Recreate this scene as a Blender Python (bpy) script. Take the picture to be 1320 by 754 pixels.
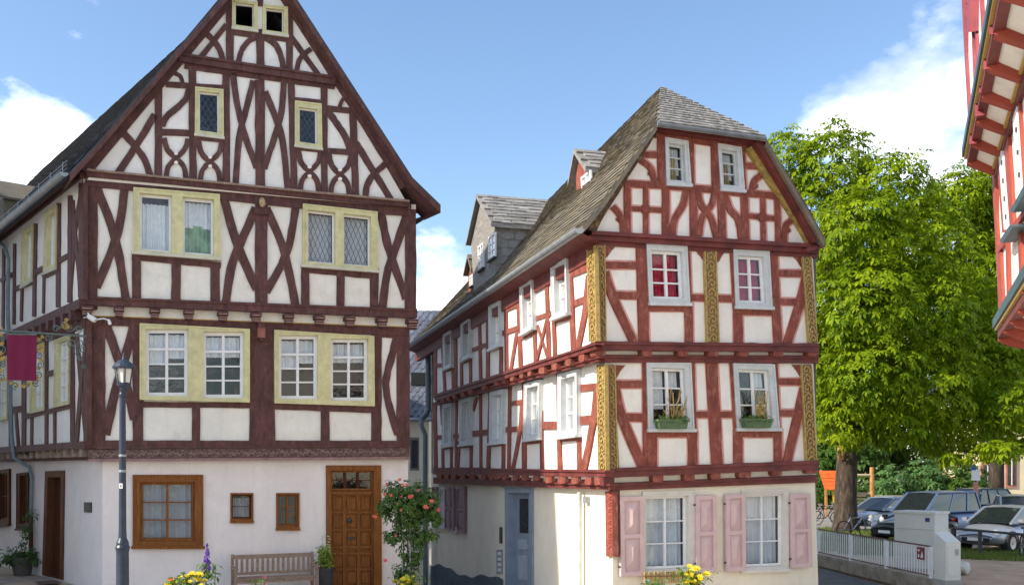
import bpy, math, random
import numpy as np
from mathutils import Vector
from mathutils.geometry import tessellate_polygon
R = math.radians
random.seed(7); rng = np.random.default_rng(7)
for o in list(bpy.data.objects): bpy.data.objects.remove(o)
S = bpy.context.scene; COL = S.collection

# ------------------------------------------------------------ camera
F, CX, HY, H = 1250.0, 660.0, 603.0, 2.7          # focal length and horizon in photo pixels (1320 wide), eye height
cd = bpy.data.cameras.new('camera'); cam = bpy.data.objects.new('camera', cd); COL.objects.link(cam)
cam.location = (0, 0, H); cam.rotation_euler = (R(90), 0, 0)
cd.sensor_width = 36; cd.lens = 36*F/1320; cd.shift_y = (HY-377)/1320; cd.clip_end = 6000; cd.clip_start = .1
S.camera = cam
# ------------------------------------------------------------ sky and sun
SUN_EL, SUN_H = R(35), (-.93, -.37)              # the sun stands to the left
SKY_STR = 0.15
wd = bpy.data.worlds.new('World'); S.world = wd; wd.use_nodes = True
nt = wd.node_tree; nt.nodes.clear(); N = nt.nodes.new; LK = nt.links.new
def nd(t, **k):
    n = N(t)
    for a, b in k.items(): setattr(n, a, b)
    return n
def val(n, i, v): n.inputs[i].default_value = v
sky = nd('ShaderNodeTexSky', sky_type='NISHITA', sun_disc=False)
sky.sun_elevation = SUN_EL; sky.sun_rotation = math.atan2(SUN_H[0], SUN_H[1]); sky.air_density = 1.0; sky.dust_density = .6; sky.ozone_density = 1.6
tc = nd('ShaderNodeTexCoord'); sep = nd('ShaderNodeSeparateXYZ'); LK(tc.outputs['Generated'], sep.inputs[0])
# flatten the dome so that clouds stretch towards the horizon
mx = nd('ShaderNodeMath', operation='MAXIMUM'); LK(sep.outputs['Z'], mx.inputs[0]); val(mx, 1, 0.0)
ad = nd('ShaderNodeMath', operation='ADD'); LK(mx.outputs[0], ad.inputs[0]); val(ad, 1, .35)
dv = nd('ShaderNodeVectorMath', operation='DIVIDE'); LK(tc.outputs['Generated'], dv.inputs[0])
cb = nd('ShaderNodeCombineXYZ')
for i in range(3): LK(ad.outputs[0], cb.inputs[i])
LK(cb.outputs[0], dv.inputs[1])
no = nd('ShaderNodeTexNoise'); LK(dv.outputs[0], no.inputs['Vector']); no.inputs['Scale'].default_value = 3.4; no.inputs['Detail'].default_value = 9; no.inputs['Roughness'].default_value = .58; no.inputs['Distortion'].default_value = .25
acc = no.outputs['Fac']
def blob(px, py, rad, amt):                        # a cumulus seen in that direction
    global acc
    d = Vector(((px-CX)/F, 1, (HY-py)/F)).normalized()
    ds = nd('ShaderNodeVectorMath', operation='DISTANCE'); LK(tc.outputs['Generated'], ds.inputs[0]); ds.inputs[1].default_value = d
    mr = nd('ShaderNodeMapRange', interpolation_type='SMOOTHSTEP'); LK(ds.outputs['Value'], mr.inputs['Value'])
    mr.inputs['From Min'].default_value = 0; mr.inputs['From Max'].default_value = rad; mr.inputs['To Min'].default_value = amt; mr.inputs['To Max'].default_value = 0
    a = nd('ShaderNodeMath', operation='ADD'); LK(acc, a.inputs[0]); LK(mr.outputs[0], a.inputs[1]); acc = a.outputs[0]
BLOBS = [(15, 240, .12, .17), (100, 195, .07, .13), (50, 165, .05, .08), (1190, 105, .10, .15), (1120, 140, .09, .12), (1060, 160, .06, .07), (1225, 170, .10, .10), (555, 305, .05, .12), (580, 400, .06, .12), (235, 12, .05, .09), (1290, 230, .1, .08), (1010, 175, .05, .06), (95, 65, .04, .06),
         (420, 60, .28, -.2), (780, 200, .22, -.2), (640, 60, .2, -.15), (950, 60, .16, -.16), (170, 70, .10, -.08), (1130, 20, .10, -.12)]
for b in BLOBS: blob(*b)
cr = nd('ShaderNodeValToRGB'); LK(acc, cr.inputs[0])
cr.color_ramp.elements[0].position = .47; cr.color_ramp.elements[0].color = (0, 0, 0, 1); cr.color_ramp.elements[1].position = .80; cr.color_ramp.elements[1].color = (1, 1, 1, 1)
no2 = nd('ShaderNodeTexNoise'); LK(dv.outputs[0], no2.inputs['Vector']); no2.inputs['Scale'].default_value = 5; no2.inputs['Detail'].default_value = 5
cr2 = nd('ShaderNodeValToRGB'); LK(no2.outputs['Fac'], cr2.inputs[0])
cr2.color_ramp.elements[0].position = .40; cr2.color_ramp.elements[0].color = (2.6, 2.7, 2.95, 1); cr2.color_ramp.elements[1].position = .60; cr2.color_ramp.elements[1].color = (8.2, 8.0, 7.6, 1)
hs = nd('ShaderNodeHueSaturation'); LK(sky.outputs[0], hs.inputs['Color']); hs.inputs['Saturation'].default_value = 1.05; hs.inputs['Value'].default_value = .475
mixc = nd('ShaderNodeMixRGB'); LK(cr.outputs[0], mixc.inputs[0]); LK(hs.outputs[0], mixc.inputs[1]); LK(cr2.outputs[0], mixc.inputs[2])
bg = nd('ShaderNodeBackground'); LK(mixc.outputs[0], bg.inputs['Color']); bg.inputs['Strength'].default_value = SKY_STR
wo = nd('ShaderNodeOutputWorld'); LK(bg.outputs[0], wo.inputs[0])
sl = bpy.data.lights.new('sun', 'SUN'); sl.energy = 2.0; sl.angle = R(.6); sl.color = (1, .9, .74)
so = bpy.data.objects.new('sun', sl); COL.objects.link(so); so.location = (-30, -5, 40)
sv = Vector((SUN_H[0]*math.cos(SUN_EL), SUN_H[1]*math.cos(SUN_EL), math.sin(SUN_EL)))
so.rotation_euler = sv.to_track_quat('Z', 'Y').to_euler()
V = S.view_settings; V.view_transform = 'Standard'; V.look = 'None'; V.exposure = 1.8; V.gamma = 1; V.use_curve_mapping = False

# ------------------------------------------------------------ materials
MATS = {}
def mat(name, col, rough=.7, var=.12, scale=6, bump=.15, bscale=30, stretch=None, col2=None, island=0, dirt=None, spec=.4, metal=0, streak=None):
    if name in MATS: return MATS[name]
    m = bpy.data.materials.new(name); m.use_nodes = True; t = m.node_tree; n = t.nodes; l = t.links
    b = n['Principled BSDF']; b.inputs['Roughness'].default_value = rough; b.inputs['Specular IOR Level'].default_value = spec; b.inputs['Metallic'].default_value = metal
    tcn = n.new('ShaderNodeTexCoord'); vec = tcn.outputs['Object']
    if stretch:
        mp = n.new('ShaderNodeMapping'); mp.inputs['Scale'].default_value = stretch; l.new(vec, mp.inputs[0]); vec = mp.outputs[0]
    nz = n.new('ShaderNodeTexNoise'); nz.inputs['Scale'].default_value = scale; nz.inputs['Detail'].default_value = 7; nz.inputs['Roughness'].default_value = .62; l.new(vec, nz.inputs['Vector'])
    c = Vector(col[:3]); c2 = Vector(col2[:3]) if col2 else c*(1-2.2*var)
    rp = n.new('ShaderNodeValToRGB'); rp.color_ramp.elements[0].position = .3; rp.color_ramp.elements[1].position = .7
    rp.color_ramp.elements[0].color = (*c2, 1); rp.color_ramp.elements[1].color = (*[min(1, x*(1+var*.6)) for x in c], 1); l.new(nz.outputs['Fac'], rp.inputs[0])
    out = rp.outputs[0]
    if dirt:                                         # (colour, scale, low, high): stains and wear with their own shapes
        nz3 = n.new('ShaderNodeTexNoise'); nz3.inputs['Scale'].default_value = dirt[1]; nz3.inputs['Detail'].default_value = 9; nz3.inputs['Roughness'].default_value = .7; l.new(vec, nz3.inputs['Vector'])
        mr = n.new('ShaderNodeMapRange'); mr.inputs['From Min'].default_value = dirt[2]; mr.inputs['From Max'].default_value = dirt[3]; l.new(nz3.outputs['Fac'], mr.inputs['Value'])
        mm = n.new('ShaderNodeMixRGB'); l.new(mr.outputs[0], mm.inputs[0]); l.new(out, mm.inputs[1]); mm.inputs[2].default_value = (*dirt[0], 1); out = mm.outputs[0]
    if streak:                                       # faint rain runs
        ms = n.new('ShaderNodeMapping'); ms.inputs['Scale'].default_value = (5, 5, .55); l.new(tcn.outputs['Object'], ms.inputs[0]); ns = n.new('ShaderNodeTexNoise'); ns.inputs['Scale'].default_value = 2.2; ns.inputs['Detail'].default_value = 8; ns.inputs['Roughness'].default_value = .7; l.new(ms.outputs[0], ns.inputs['Vector'])
        mr_ = n.new('ShaderNodeMapRange'); mr_.inputs['From Min'].default_value = .52; mr_.inputs['From Max'].default_value = .78; mr_.inputs['To Max'].default_value = streak; l.new(ns.outputs['Fac'], mr_.inputs['Value'])
        m2_ = n.new('ShaderNodeMixRGB'); l.new(mr_.outputs[0], m2_.inputs[0]); l.new(out, m2_.inputs[1]); m2_.inputs[2].default_value = (.40, .35, .30, 1); out = m2_.outputs[0]
        vo = n.new('ShaderNodeTexVoronoi'); vo.feature = 'DISTANCE_TO_EDGE'; vo.inputs['Scale'].default_value = 1.1; nw = n.new('ShaderNodeTexNoise'); nw.inputs['Scale'].default_value = 3; l.new(tcn.outputs['Object'], nw.inputs['Vector']); va = n.new('ShaderNodeVectorMath'); va.operation = 'MULTIPLY_ADD'; l.new(nw.outputs['Color'], va.inputs[0]); va.inputs[1].default_value = (.5, .5, .5); l.new(tcn.outputs['Object'], va.inputs[2]); l.new(va.outputs[0], vo.inputs['Vector'])
        mc_ = n.new('ShaderNodeMapRange'); mc_.inputs['From Min'].default_value = .0; mc_.inputs['From Max'].default_value = .012; mc_.inputs['To Min'].default_value = .10; mc_.inputs['To Max'].default_value = 0; l.new(vo.outputs['Distance'], mc_.inputs['Value'])
        m3_ = n.new('ShaderNodeMixRGB'); l.new(mc_.outputs[0], m3_.inputs[0]); l.new(out, m3_.inputs[1]); m3_.inputs[2].default_value = (.36, .32, .28, 1); out = m3_.outputs[0]
    if island:
        g = n.new('ShaderNodeNewGeometry'); hv = n.new('ShaderNodeHueSaturation'); mr2 = n.new('ShaderNodeMapRange')
        mr2.inputs['To Min'].default_value = 1-island; mr2.inputs['To Max'].default_value = 1+island
        l.new(g.outputs['Random Per Island'], mr2.inputs['Value']); l.new(mr2.outputs[0], hv.inputs['Value']); l.new(out, hv.inputs['Color']); out = hv.outputs[0]
    l.new(out, b.inputs['Base Color'])
    if bump:
        nb = n.new('ShaderNodeTexNoise'); nb.inputs['Scale'].default_value = bscale; nb.inputs['Detail'].default_value = 6; l.new(vec, nb.inputs['Vector'])
        bp = n.new('ShaderNodeBump'); bp.inputs['Strength'].default_value = bump; bp.inputs['Distance'].default_value = .02; l.new(nb.outputs['Fac'], bp.inputs['Height']); l.new(bp.outputs[0], b.inputs['Normal'])
    MATS[name] = m; return m
def glassmat(name, tint=(.9, .95, 1), gain=.02, wav=.04):
    m = bpy.data.materials.new(name); m.use_nodes = True; t = m.node_tree; n = t.nodes; l = t.links; n.remove(n['Principled BSDF'])
    tr = n.new('ShaderNodeBsdfTransparent'); tr.inputs[0].default_value = (*tint, 1); gl = n.new('ShaderNodeBsdfGlossy'); gl.inputs['Roughness'].default_value = .03; gl.inputs[0].default_value = (.9, .9, .9, 1)
    fr = n.new('ShaderNodeFresnel'); fr.inputs[0].default_value = 1.5; a = n.new('ShaderNodeMath'); a.operation = 'ADD'; l.new(fr.outputs[0], a.inputs[0]); a.inputs[1].default_value = gain
    nb = n.new('ShaderNodeTexNoise'); nb.inputs['Scale'].default_value = 5; bp = n.new('ShaderNodeBump'); bp.inputs['Strength'].default_value = wav; bp.inputs['Distance'].default_value = .1; tcn = n.new('ShaderNodeTexCoord'); l.new(tcn.outputs['Object'], nb.inputs['Vector'])
    l.new(nb.outputs['Fac'], bp.inputs['Height']); l.new(bp.outputs[0], gl.inputs['Normal'])
    mx = n.new('ShaderNodeMixShader'); l.new(a.outputs[0], mx.inputs[0]); l.new(tr.outputs[0], mx.inputs[1]); l.new(gl.outputs[0], mx.inputs[2]); l.new(mx.outputs[0], n['Material Output'].inputs[0])
    MATS[name] = m; return m
def leafmat(name, c1, c2, trans=.35, rough=.5):
    m = bpy.data.materials.new(name); m.use_nodes = True; t = m.node_tree; n = t.nodes; l = t.links; b = n['Principled BSDF']; b.inputs['Roughness'].default_value = rough; b.inputs['Specular IOR Level'].default_value = .15
    g = n.new('ShaderNodeNewGeometry'); rp = n.new('ShaderNodeValToRGB'); rp.color_ramp.elements[0].color = (*c1, 1); rp.color_ramp.elements[1].color = (*c2, 1)
    tcn = n.new('ShaderNodeTexCoord'); nz = n.new('ShaderNodeTexNoise'); nz.inputs['Scale'].default_value = .45; nz.inputs['Detail'].default_value = 3; l.new(tcn.outputs['Object'], nz.inputs['Vector'])
    a = n.new('ShaderNodeMath'); a.operation = 'MULTIPLY_ADD'; a.inputs[1].default_value = .55; l.new(g.outputs['Random Per Island'], a.inputs[0]); l.new(nz.outputs['Fac'], a.inputs[2])
    s2 = n.new('ShaderNodeMath'); s2.operation = 'SUBTRACT'; l.new(a.outputs[0], s2.inputs[0]); s2.inputs[1].default_value = .28
    l.new(s2.outputs[0], rp.inputs[0]); l.new(rp.outputs[0], b.inputs['Base Color'])
    tr = n.new('ShaderNodeBsdfTranslucent'); l.new(rp.outputs[0], tr.inputs[0]); mx = n.new('ShaderNodeMixShader'); mx.inputs[0].default_value = trans
    l.new(b.outputs[0], mx.inputs[1]); l.new(tr.outputs[0], mx.inputs[2]); l.new(mx.outputs[0], n['Material Output'].inputs[0])
    MATS[name] = m; return m
M_PL = mat('plaster_cream', (.83, .80, .73), .9, .05, 2.5, .35, 25, dirt=((.60, .53, .44), 1.7, .54, .82), streak=.2)
M_PW = mat('plaster_white', (.84, .815, .765), .9, .04, 2.5, .35, 25, dirt=((.63, .58, .50), 1.9, .55, .84), streak=.2)
M_PINK = mat('plaster_pinkish', (.85, .775, .745), .9, .05, 1.2, .4, 18, dirt=((.72, .65, .62), 1.1, .52, .80), streak=.2)
M_YEL = mat('plaster_yellowish', (.84, .77, .64), .9, .05, 1.2, .3, 25, dirt=((.70, .61, .48), .8, .54, .82), streak=.2)
M_TB = mat('timber_brown', (.130, .052, .046), .65, .25, 3, .9, 45, stretch=(2.5, 2.5, 1), dirt=((.20, .105, .09), 6, .57, .74))
M_TR = mat('timber_red', (.29, .072, .048), .65, .22, 3, .9, 45, stretch=(2, 2, 1), dirt=((.36, .18, .14), 6, .53, .72))
M_TRD = mat('timber_dark_red', (.175, .038, .034), .55, .25, 3, .4, 60, dirt=((.35, .2, .17), 6, .66, .78))
M_PKL = mat('painted_line_pink', (.70, .36, .31), .85, .1, 8, 0)
M_CARV = mat('carved_gilt', (.27, .17, .055), .5, .1, 26, .8, 60, col2=(.16, .07, .03), dirt=((.13, .05, .03), 17, .56, .62))
M_GOLD = mat('gilding', (.62, .42, .10), .4, .15, 20, .3)
M_CASY = mat('casing_pale_yellow', (.66, .62, .34), .6, .12, 5, .3, 40, dirt=((.42, .40, .22), 6, .60, .72))
M_WHT = mat('white_paint', (.80, .80, .80), .45, .05, 8, .1)
M_GREYW = mat('grey_white_paint', (.58, .61, .62), .5, .08, 6, .15)
M_WOOD = mat('varnished_wood', (.27, .10, .026), .55, .22, 4, .3, 50, stretch=(6, 6, .6), spec=.15)
M_WOODD = mat('dark_varnished_wood', (.10, .032, .014), .6, .22, 4, .3, 50, stretch=(6, 6, .6), spec=.1)
M_GREYWOOD = mat('weathered_wood', (.36, .25, .19), .8, .25, 5, .4, 50, stretch=(1, 6, 6))
M_SLATE = mat('slate_dark', (.055, .058, .068), .55, .25, 4, .3, 30, island=.35)
M_SLATEM = mat('slate_mossy', (.175, .15, .105), .85, .25, 3, .5, 30, col2=(.12, .11, .095), island=.22, dirt=((.24, .185, .075), 2.5, .54, .72))
M_SLATEG = mat('slate_grey', (.27, .26, .24), .7, .2, 5, .3, 30, col2=(.17, .165, .16), island=.3, dirt=((.16, .13, .10), 4, .6, .75))
M_SLATEB = mat('slate_bluegrey', (.135, .155, .20), .55, .2, 4, .3, 30, island=.25)
M_ZINC = mat('zinc', (.34, .37, .40), .4, .12, 5, .1, metal=.4)
M_PIPE = mat('painted_pipe', (.22, .28, .32), .5, .12, 5, .1)
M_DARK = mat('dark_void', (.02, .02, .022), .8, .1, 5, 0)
M_CURT = mat('curtain_white', (.80, .80, .78), .9, .06, 9, 0)
M_CURR = mat('curtain_red', (.50, .010, .05), .8, .2, 6, 0)
M_CURG = mat('curtain_green', (.30, .48, .26), .9, .3, 3, 0)
M_SHUT = mat('shutter_pink', (.62, .45, .45), .6, .06, 4, .1)
M_SHUTD = mat('shutter_mauve', (.30, .19, .21), .6, .08, 4, .1)
M_BLUED = mat('door_bluegrey', (.24, .29, .36), .55, .1, 4, .15)
M_PLINTH = mat('plinth_bluegrey', (.10, .14, .17), .8, .15, 3, .2)
M_LAMP = mat('lamp_blue_paint', (.028, .042, .072), .4, .2, 6, .1)
M_IRON = mat('iron_dark', (.05, .052, .05), .5, .2, 10, .1)
M_IRONG = mat('iron_greygreen', (.13, .18, .17), .5, .2, 10, .1)
M_LEAD = mat('lead_came', (.10, .10, .11), .5, .1, 10, 0)
G_WIN = glassmat('window_glass'); G_CLR = glassmat('window_glass_clear', (.97, .97, .97), .0, .03); G_DARK = glassmat('window_glass_dim', (.55, .6, .66), .03, .06); G_CAR = glassmat('car_glass', (.25, .3, .3), .12, 0)

# ------------------------------------------------------------ builders
LOC = {}
def empty(name, loc, label=None, cat=None, group=None):
    o = bpy.data.objects.new(name, None); COL.objects.link(o); o.location = loc; o.empty_display_size = .3; LOC[o] = Vector(loc)
    if label: tag(o, label, cat, group)
    return o
def tag(o, label, cat, group=None, kind=None):
    if label: o['label'] = label
    if cat: o['category'] = cat
    if group: o['group'] = group
    if kind: o['kind'] = kind
    return o
def mesh(name, verts, faces, m, parent=None, smooth=False, loc=None, kind=None, label=None):
    me = bpy.data.meshes.new(name)
    L = LOC[parent] if parent else Vector(loc or (0, 0, 0))
    me.from_pydata([(v[0]-L[0], v[1]-L[1], v[2]-L[2]) for v in verts], [], faces); me.validate(); me.update()
    o = bpy.data.objects.new(name, me); COL.objects.link(o); LOC[o] = L
    if parent: o.parent = parent
    else: o.location = L
    if m: me.materials.append(m if not isinstance(m, str) else MATS[m])
    if smooth: me.polygons.foreach_set('use_smooth', [True]*len(me.polygons))
    if kind: o['kind'] = kind
    if label: o['label'] = label
    return o
class MB:                                             # collects several shapes into one mesh
    def __init__(s): s.v = []; s.f = []
    def add(s, v, f):
        k = len(s.v); s.v += [tuple(x) for x in v]; s.f += [tuple(i+k for i in q) for q in f]; return s
    def box(s, c, sx, sy, sz, ax=None):
        c = Vector(c); X, Y, Z = ax or (Vector((1, 0, 0)), Vector((0, 1, 0)), Vector((0, 0, 1)))
        vs = [c+X*(a*sx/2)+Y*(b*sy/2)+Z*(d*sz/2) for d in (-1, 1) for b in (-1, 1) for a in (-1, 1)]
        return s.add(vs, [(0, 2, 3, 1), (4, 5, 7, 6), (0, 1, 5, 4), (2, 6, 7, 3), (0, 4, 6, 2), (1, 3, 7, 5)])
    def tube(s, pts, r, n=8, cap=True):
        pts = [Vector(p) for p in pts]; rr = r if isinstance(r, (list, tuple)) else [r]*len(pts); rings = []
        for i, p in enumerate(pts):
            d = (pts[min(i+1, len(pts)-1)]-pts[max(i-1, 0)]).normalized()
            a = d.orthogonal().normalized() if i == 0 else (pa-d*pa.dot(d)).normalized()
            pa = a; b = d.cross(a)
            rings.append([p+(a*math.cos(2*math.pi*k/n)+b*math.sin(2*math.pi*k/n))*rr[i] for k in range(n)])
        v = [q for g in rings for q in g]; f = []
        for i in range(len(pts)-1):
            for k in range(n): f.append((i*n+k, i*n+(k+1) % n, (i+1)*n+(k+1) % n, (i+1)*n+k))
        if cap: f.append(tuple(range(n))[::-1]); f.append(tuple((len(pts)-1)*n+k for k in range(n)))
        return s.add(v, f)
    def lathe(s, c, prof, n=16, ax=(0, 0, 1), cap=True):
        c = Vector(c); Z = Vector(ax).normalized(); X = Z.orthogonal().normalized(); Y = Z.cross(X); v = []; f = []
        for r, z in prof:
            for k in range(n): a = 2*math.pi*k/n; v.append(c+Z*z+(X*math.cos(a)+Y*math.sin(a))*r)
        for i in range(len(prof)-1):
            for k in range(n): f.append((i*n+k, i*n+(k+1) % n, (i+1)*n+(k+1) % n, (i+1)*n+k))
        if cap: f.append(tuple(range(n))[::-1]); f.append(tuple((len(prof)-1)*n+k for k in range(n)))
        return s.add(v, f)
    def build(s, name, m, parent=None, **k): return mesh(name, s.v, s.f, m, parent, **k)
def unp(px, py, Y): return Vector(((px-CX)/F*Y, Y, H+(HY-py)/F*Y))    # a photo pixel at depth Y
class Plane:                                          # a vertical facade plane: u along, z up, w outwards
    def __init__(s, p, d, n):
        s.p = Vector((p[0], p[1])); s.d = Vector(d).normalized(); s.n = Vector(n).normalized()
    def uz(s, px, py, w=0):
        q = s.p+s.n*w; r = Vector(((px-CX)/F, 1)); k = q.dot(s.n)/r.dot(s.n); x = r*k
        return ((x-q).dot(s.d), H+(HY-py)/F*k)
    def P(s, u, z, w=0):
        q = s.p+s.d*u+s.n*w; return Vector((q.x, q.y, z))
    def at(s, px, py, w=0): return s.P(*s.uz(px, py, w), w)
def smooth(pts, k=4):
    if len(pts) < 3: return pts
    out = []; P = [np.array(p, float) for p in pts]; P = [2*P[0]-P[1]]+P+[2*P[-1]-P[-2]]
    for i in range(1, len(P)-2):
        for j in range(k):
            t = j/k; a, b, c, d = P[i-1:i+3]
            out.append(tuple(.5*((2*b)+(c-a)*t+(2*a-5*b+4*c-d)*t*t+(-a+3*b-3*c+d)*t**3)))
    out.append(tuple(P[-2])); return out
HEWN = [False]; HR = random.Random(21)
def strip_px(pts, w):
    if len(pts) == 2 and HEWN[0]:
        (xa, ya), (xb, yb) = pts; k = max(1, int(math.hypot(xb-xa, yb-ya)/14)); pts = [(xa+(xb-xa)*i/k, ya+(yb-ya)*i/k) for i in range(k+1)]
    else: pts = smooth(pts)
    L = []; Rr = []
    for i, p in enumerate(pts):
        a = pts[max(i-1, 0)]; b = pts[min(i+1, len(pts)-1)]; dx, dy = b[0]-a[0], b[1]-a[1]; l = math.hypot(dx, dy) or 1
        nx, ny = -dy/l, dx/l; ww = w if not isinstance(w, (tuple, list)) else w[0]+(w[1]-w[0])*i/(len(pts)-1)
        j1, j2 = (HR.uniform(-1, 1)*min(.55, ww*.05) if HEWN[0] else 0 for _ in (0, 1)); L.append((p[0]+nx*(ww/2+j1), p[1]+ny*(ww/2+j1))); Rr.append((p[0]-nx*(ww/2+j2), p[1]-ny*(ww/2+j2)))
    return L, Rr
CNT = [0]
def strip3(pl, L, Rr, w0, w1, wt=None):               # two pixel edges on the facade, drawn out from w0 to w1
    wt = w1 if wt is None else wt
    a = [pl.uz(*p, wt) for p in L]; b = [pl.uz(*p, wt) for p in Rr]; n = len(a)
    v = [pl.P(*q, w1) for q in a]+[pl.P(*q, w1) for q in b]+[pl.P(*q, w0) for q in a]+[pl.P(*q, w0) for q in b]
    f = []
    for i in range(n-1):
        f += [(i, i+1, n+i+1, n+i), (i+1, i, 2*n+i, 2*n+i+1), (n+i, n+i+1, 3*n+i+1, 3*n+i)]
    f += [(0, n, 3*n, 2*n), (n-1, 3*n-1, 4*n-1, 2*n-1)]
    return v, f
def poly3(pl, pts, w0, w1, wt=None):                  # a pixel polygon on the facade, drawn out
    wt = w1 if wt is None else wt; q = [pl.uz(*p, wt) for p in pts]; n = len(q)
    return [pl.P(*x, w1) for x in q]+[pl.P(*x, w0) for x in q], [tuple(range(n))]+[(i, n+i, n+(i+1) % n, (i+1) % n) for i in range(n)]
def timber(par, pl, off, kind, pts, w, m, proud=.03, back=.06, border=None):
    CNT[0] += 1; j = (CNT[0]*37 % 23)*.0005
    HEWN[0] = kind.startswith('timber') or kind in ('sill_beam', 'rake_board'); L, Rr = strip_px(pts, w); HEWN[0] = False
    if border is not None:
        L2, R2 = strip_px(pts, (w+4.2) if not isinstance(w, tuple) else (w[0]+4.2, w[1]+4.2))
        border.add(*strip3(pl, L2, R2, off-.02, off+.003+(CNT[0]*13 % 17)*.0002))
    return mesh(kind, *strip3(pl, L, Rr, off-back, off+proud+j), m, par)
def block(par, pl, name, x0, x1, y0, y1, w0, w1, m):
    return mesh(name, *poly3(pl, [(x0, y0), (x1, y0), (x1, y1), (x0, y1)], w0, w1), m, par)
def wall_holes(name, pl, outer, holes, w, m, par):    # a plaster wall with real window openings
    loops = [[Vector((u, z, 0)) for u, z in outer]]+[[Vector((u, z, 0)) for u, z in h] for h in holes]
    tris = tessellate_polygon(loops); flat = [q for l in loops for q in l]
    return mesh(name, [pl.P(q.x, q.y, w) for q in flat], [tuple(t) for t in tris], m, par)
def lerp2(q, s, t):
    a = [(q[0][i]*(1-s)+q[1][i]*s) for i in (0, 1)]; b = [(q[3][i]*(1-s)+q[2][i]*s) for i in (0, 1)]
    return (a[0]*(1-t)+b[0]*t, a[1]*(1-t)+b[1]*t)
def quad_px(x0, y0, x1, y1): return [(x0, y0), (x1, y0), (x1, y1), (x0, y1)]
def size(q): return (math.hypot(q[1][0]-q[0][0], q[1][1]-q[0][1])+1e-6, math.hypot(q[3][0]-q[0][0], q[3][1]-q[0][1])+1e-6)
def prism(pl, q, w0, w1):
    n = len(q); return [pl.P(*x, w1) for x in q]+[pl.P(*x, w0) for x in q], [tuple(range(n))]+[(i, n+i, n+(i+1) % n, (i+1) % n) for i in range(n)]
def sub(q, s0, t0, s1, t1): return [lerp2(q, s0, t0), lerp2(q, s1, t0), lerp2(q, s1, t1), lerp2(q, s0, t1)]
def ring(mb, pl, q, b, w0, w1):                       # a frame of width b (metres) inside quad q
    W, Hh = size(q); s, t = b/W, b/Hh; i = sub(q, s, t, 1-s, 1-t)
    v = [pl.P(*x, w1) for x in q]+[pl.P(*x, w1) for x in i]+[pl.P(*x, w0) for x in q]+[pl.P(*x, w0) for x in i]; f = []
    for k in range(4):
        j = (k+1) % 4; f += [(k, j, 4+j, 4+k), (k, 8+k, 8+j, j), (4+k, 4+j, 12+j, 12+k)]
    mb.add(v, f); return i
def curtain(par, pl, q, w, m, name='curtain', amp=.03, waves=5):
    n = waves*6; v = []; f = []
    for i in range(n+1):
        s = i/n; a = lerp2(q, s, 0); b = lerp2(q, s, 1); ww = w+amp*math.sin(s*waves*2*math.pi+random.random()*.5)
        v += [pl.P(*a, ww), pl.P(*b, ww+amp*.5*math.sin(s*9))]
        if i: k = 2*i; f.append((k-2, k-1, k+1, k))
    return mesh(name, v, f, m, par, smooth=True)
def blobmesh(name, c, r, sq, m, par=None, seed=1, n=14, amp=.18, **k):
    rr = random.Random(seed); ph = [rr.uniform(0, 6.28) for _ in range(6)]; v = []; f = []
    for i in range(n+1):
        th_ = math.pi*i/n
        for j in range(n*2):
            a = 2*math.pi*j/(n*2); q = r*(1+amp*(math.sin(3*a+ph[0])*math.sin(2*th_+ph[1])+.6*math.sin(5*a+ph[2])*math.sin(4*th_+ph[3])))
            v.append((c[0]+q*math.sin(th_)*math.cos(a)*sq[0], c[1]+q*math.sin(th_)*math.sin(a)*sq[1], c[2]+q*math.cos(th_)*sq[2]))
    w = n*2
    for i in range(n):
        for j in range(w): f.append((i*w+j, i*w+(j+1) % w, (i+1)*w+(j+1) % w, (i+1)*w+j))
    return mesh(name, v, f, m, par, smooth=True, **k)
HOLES = {}
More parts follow.
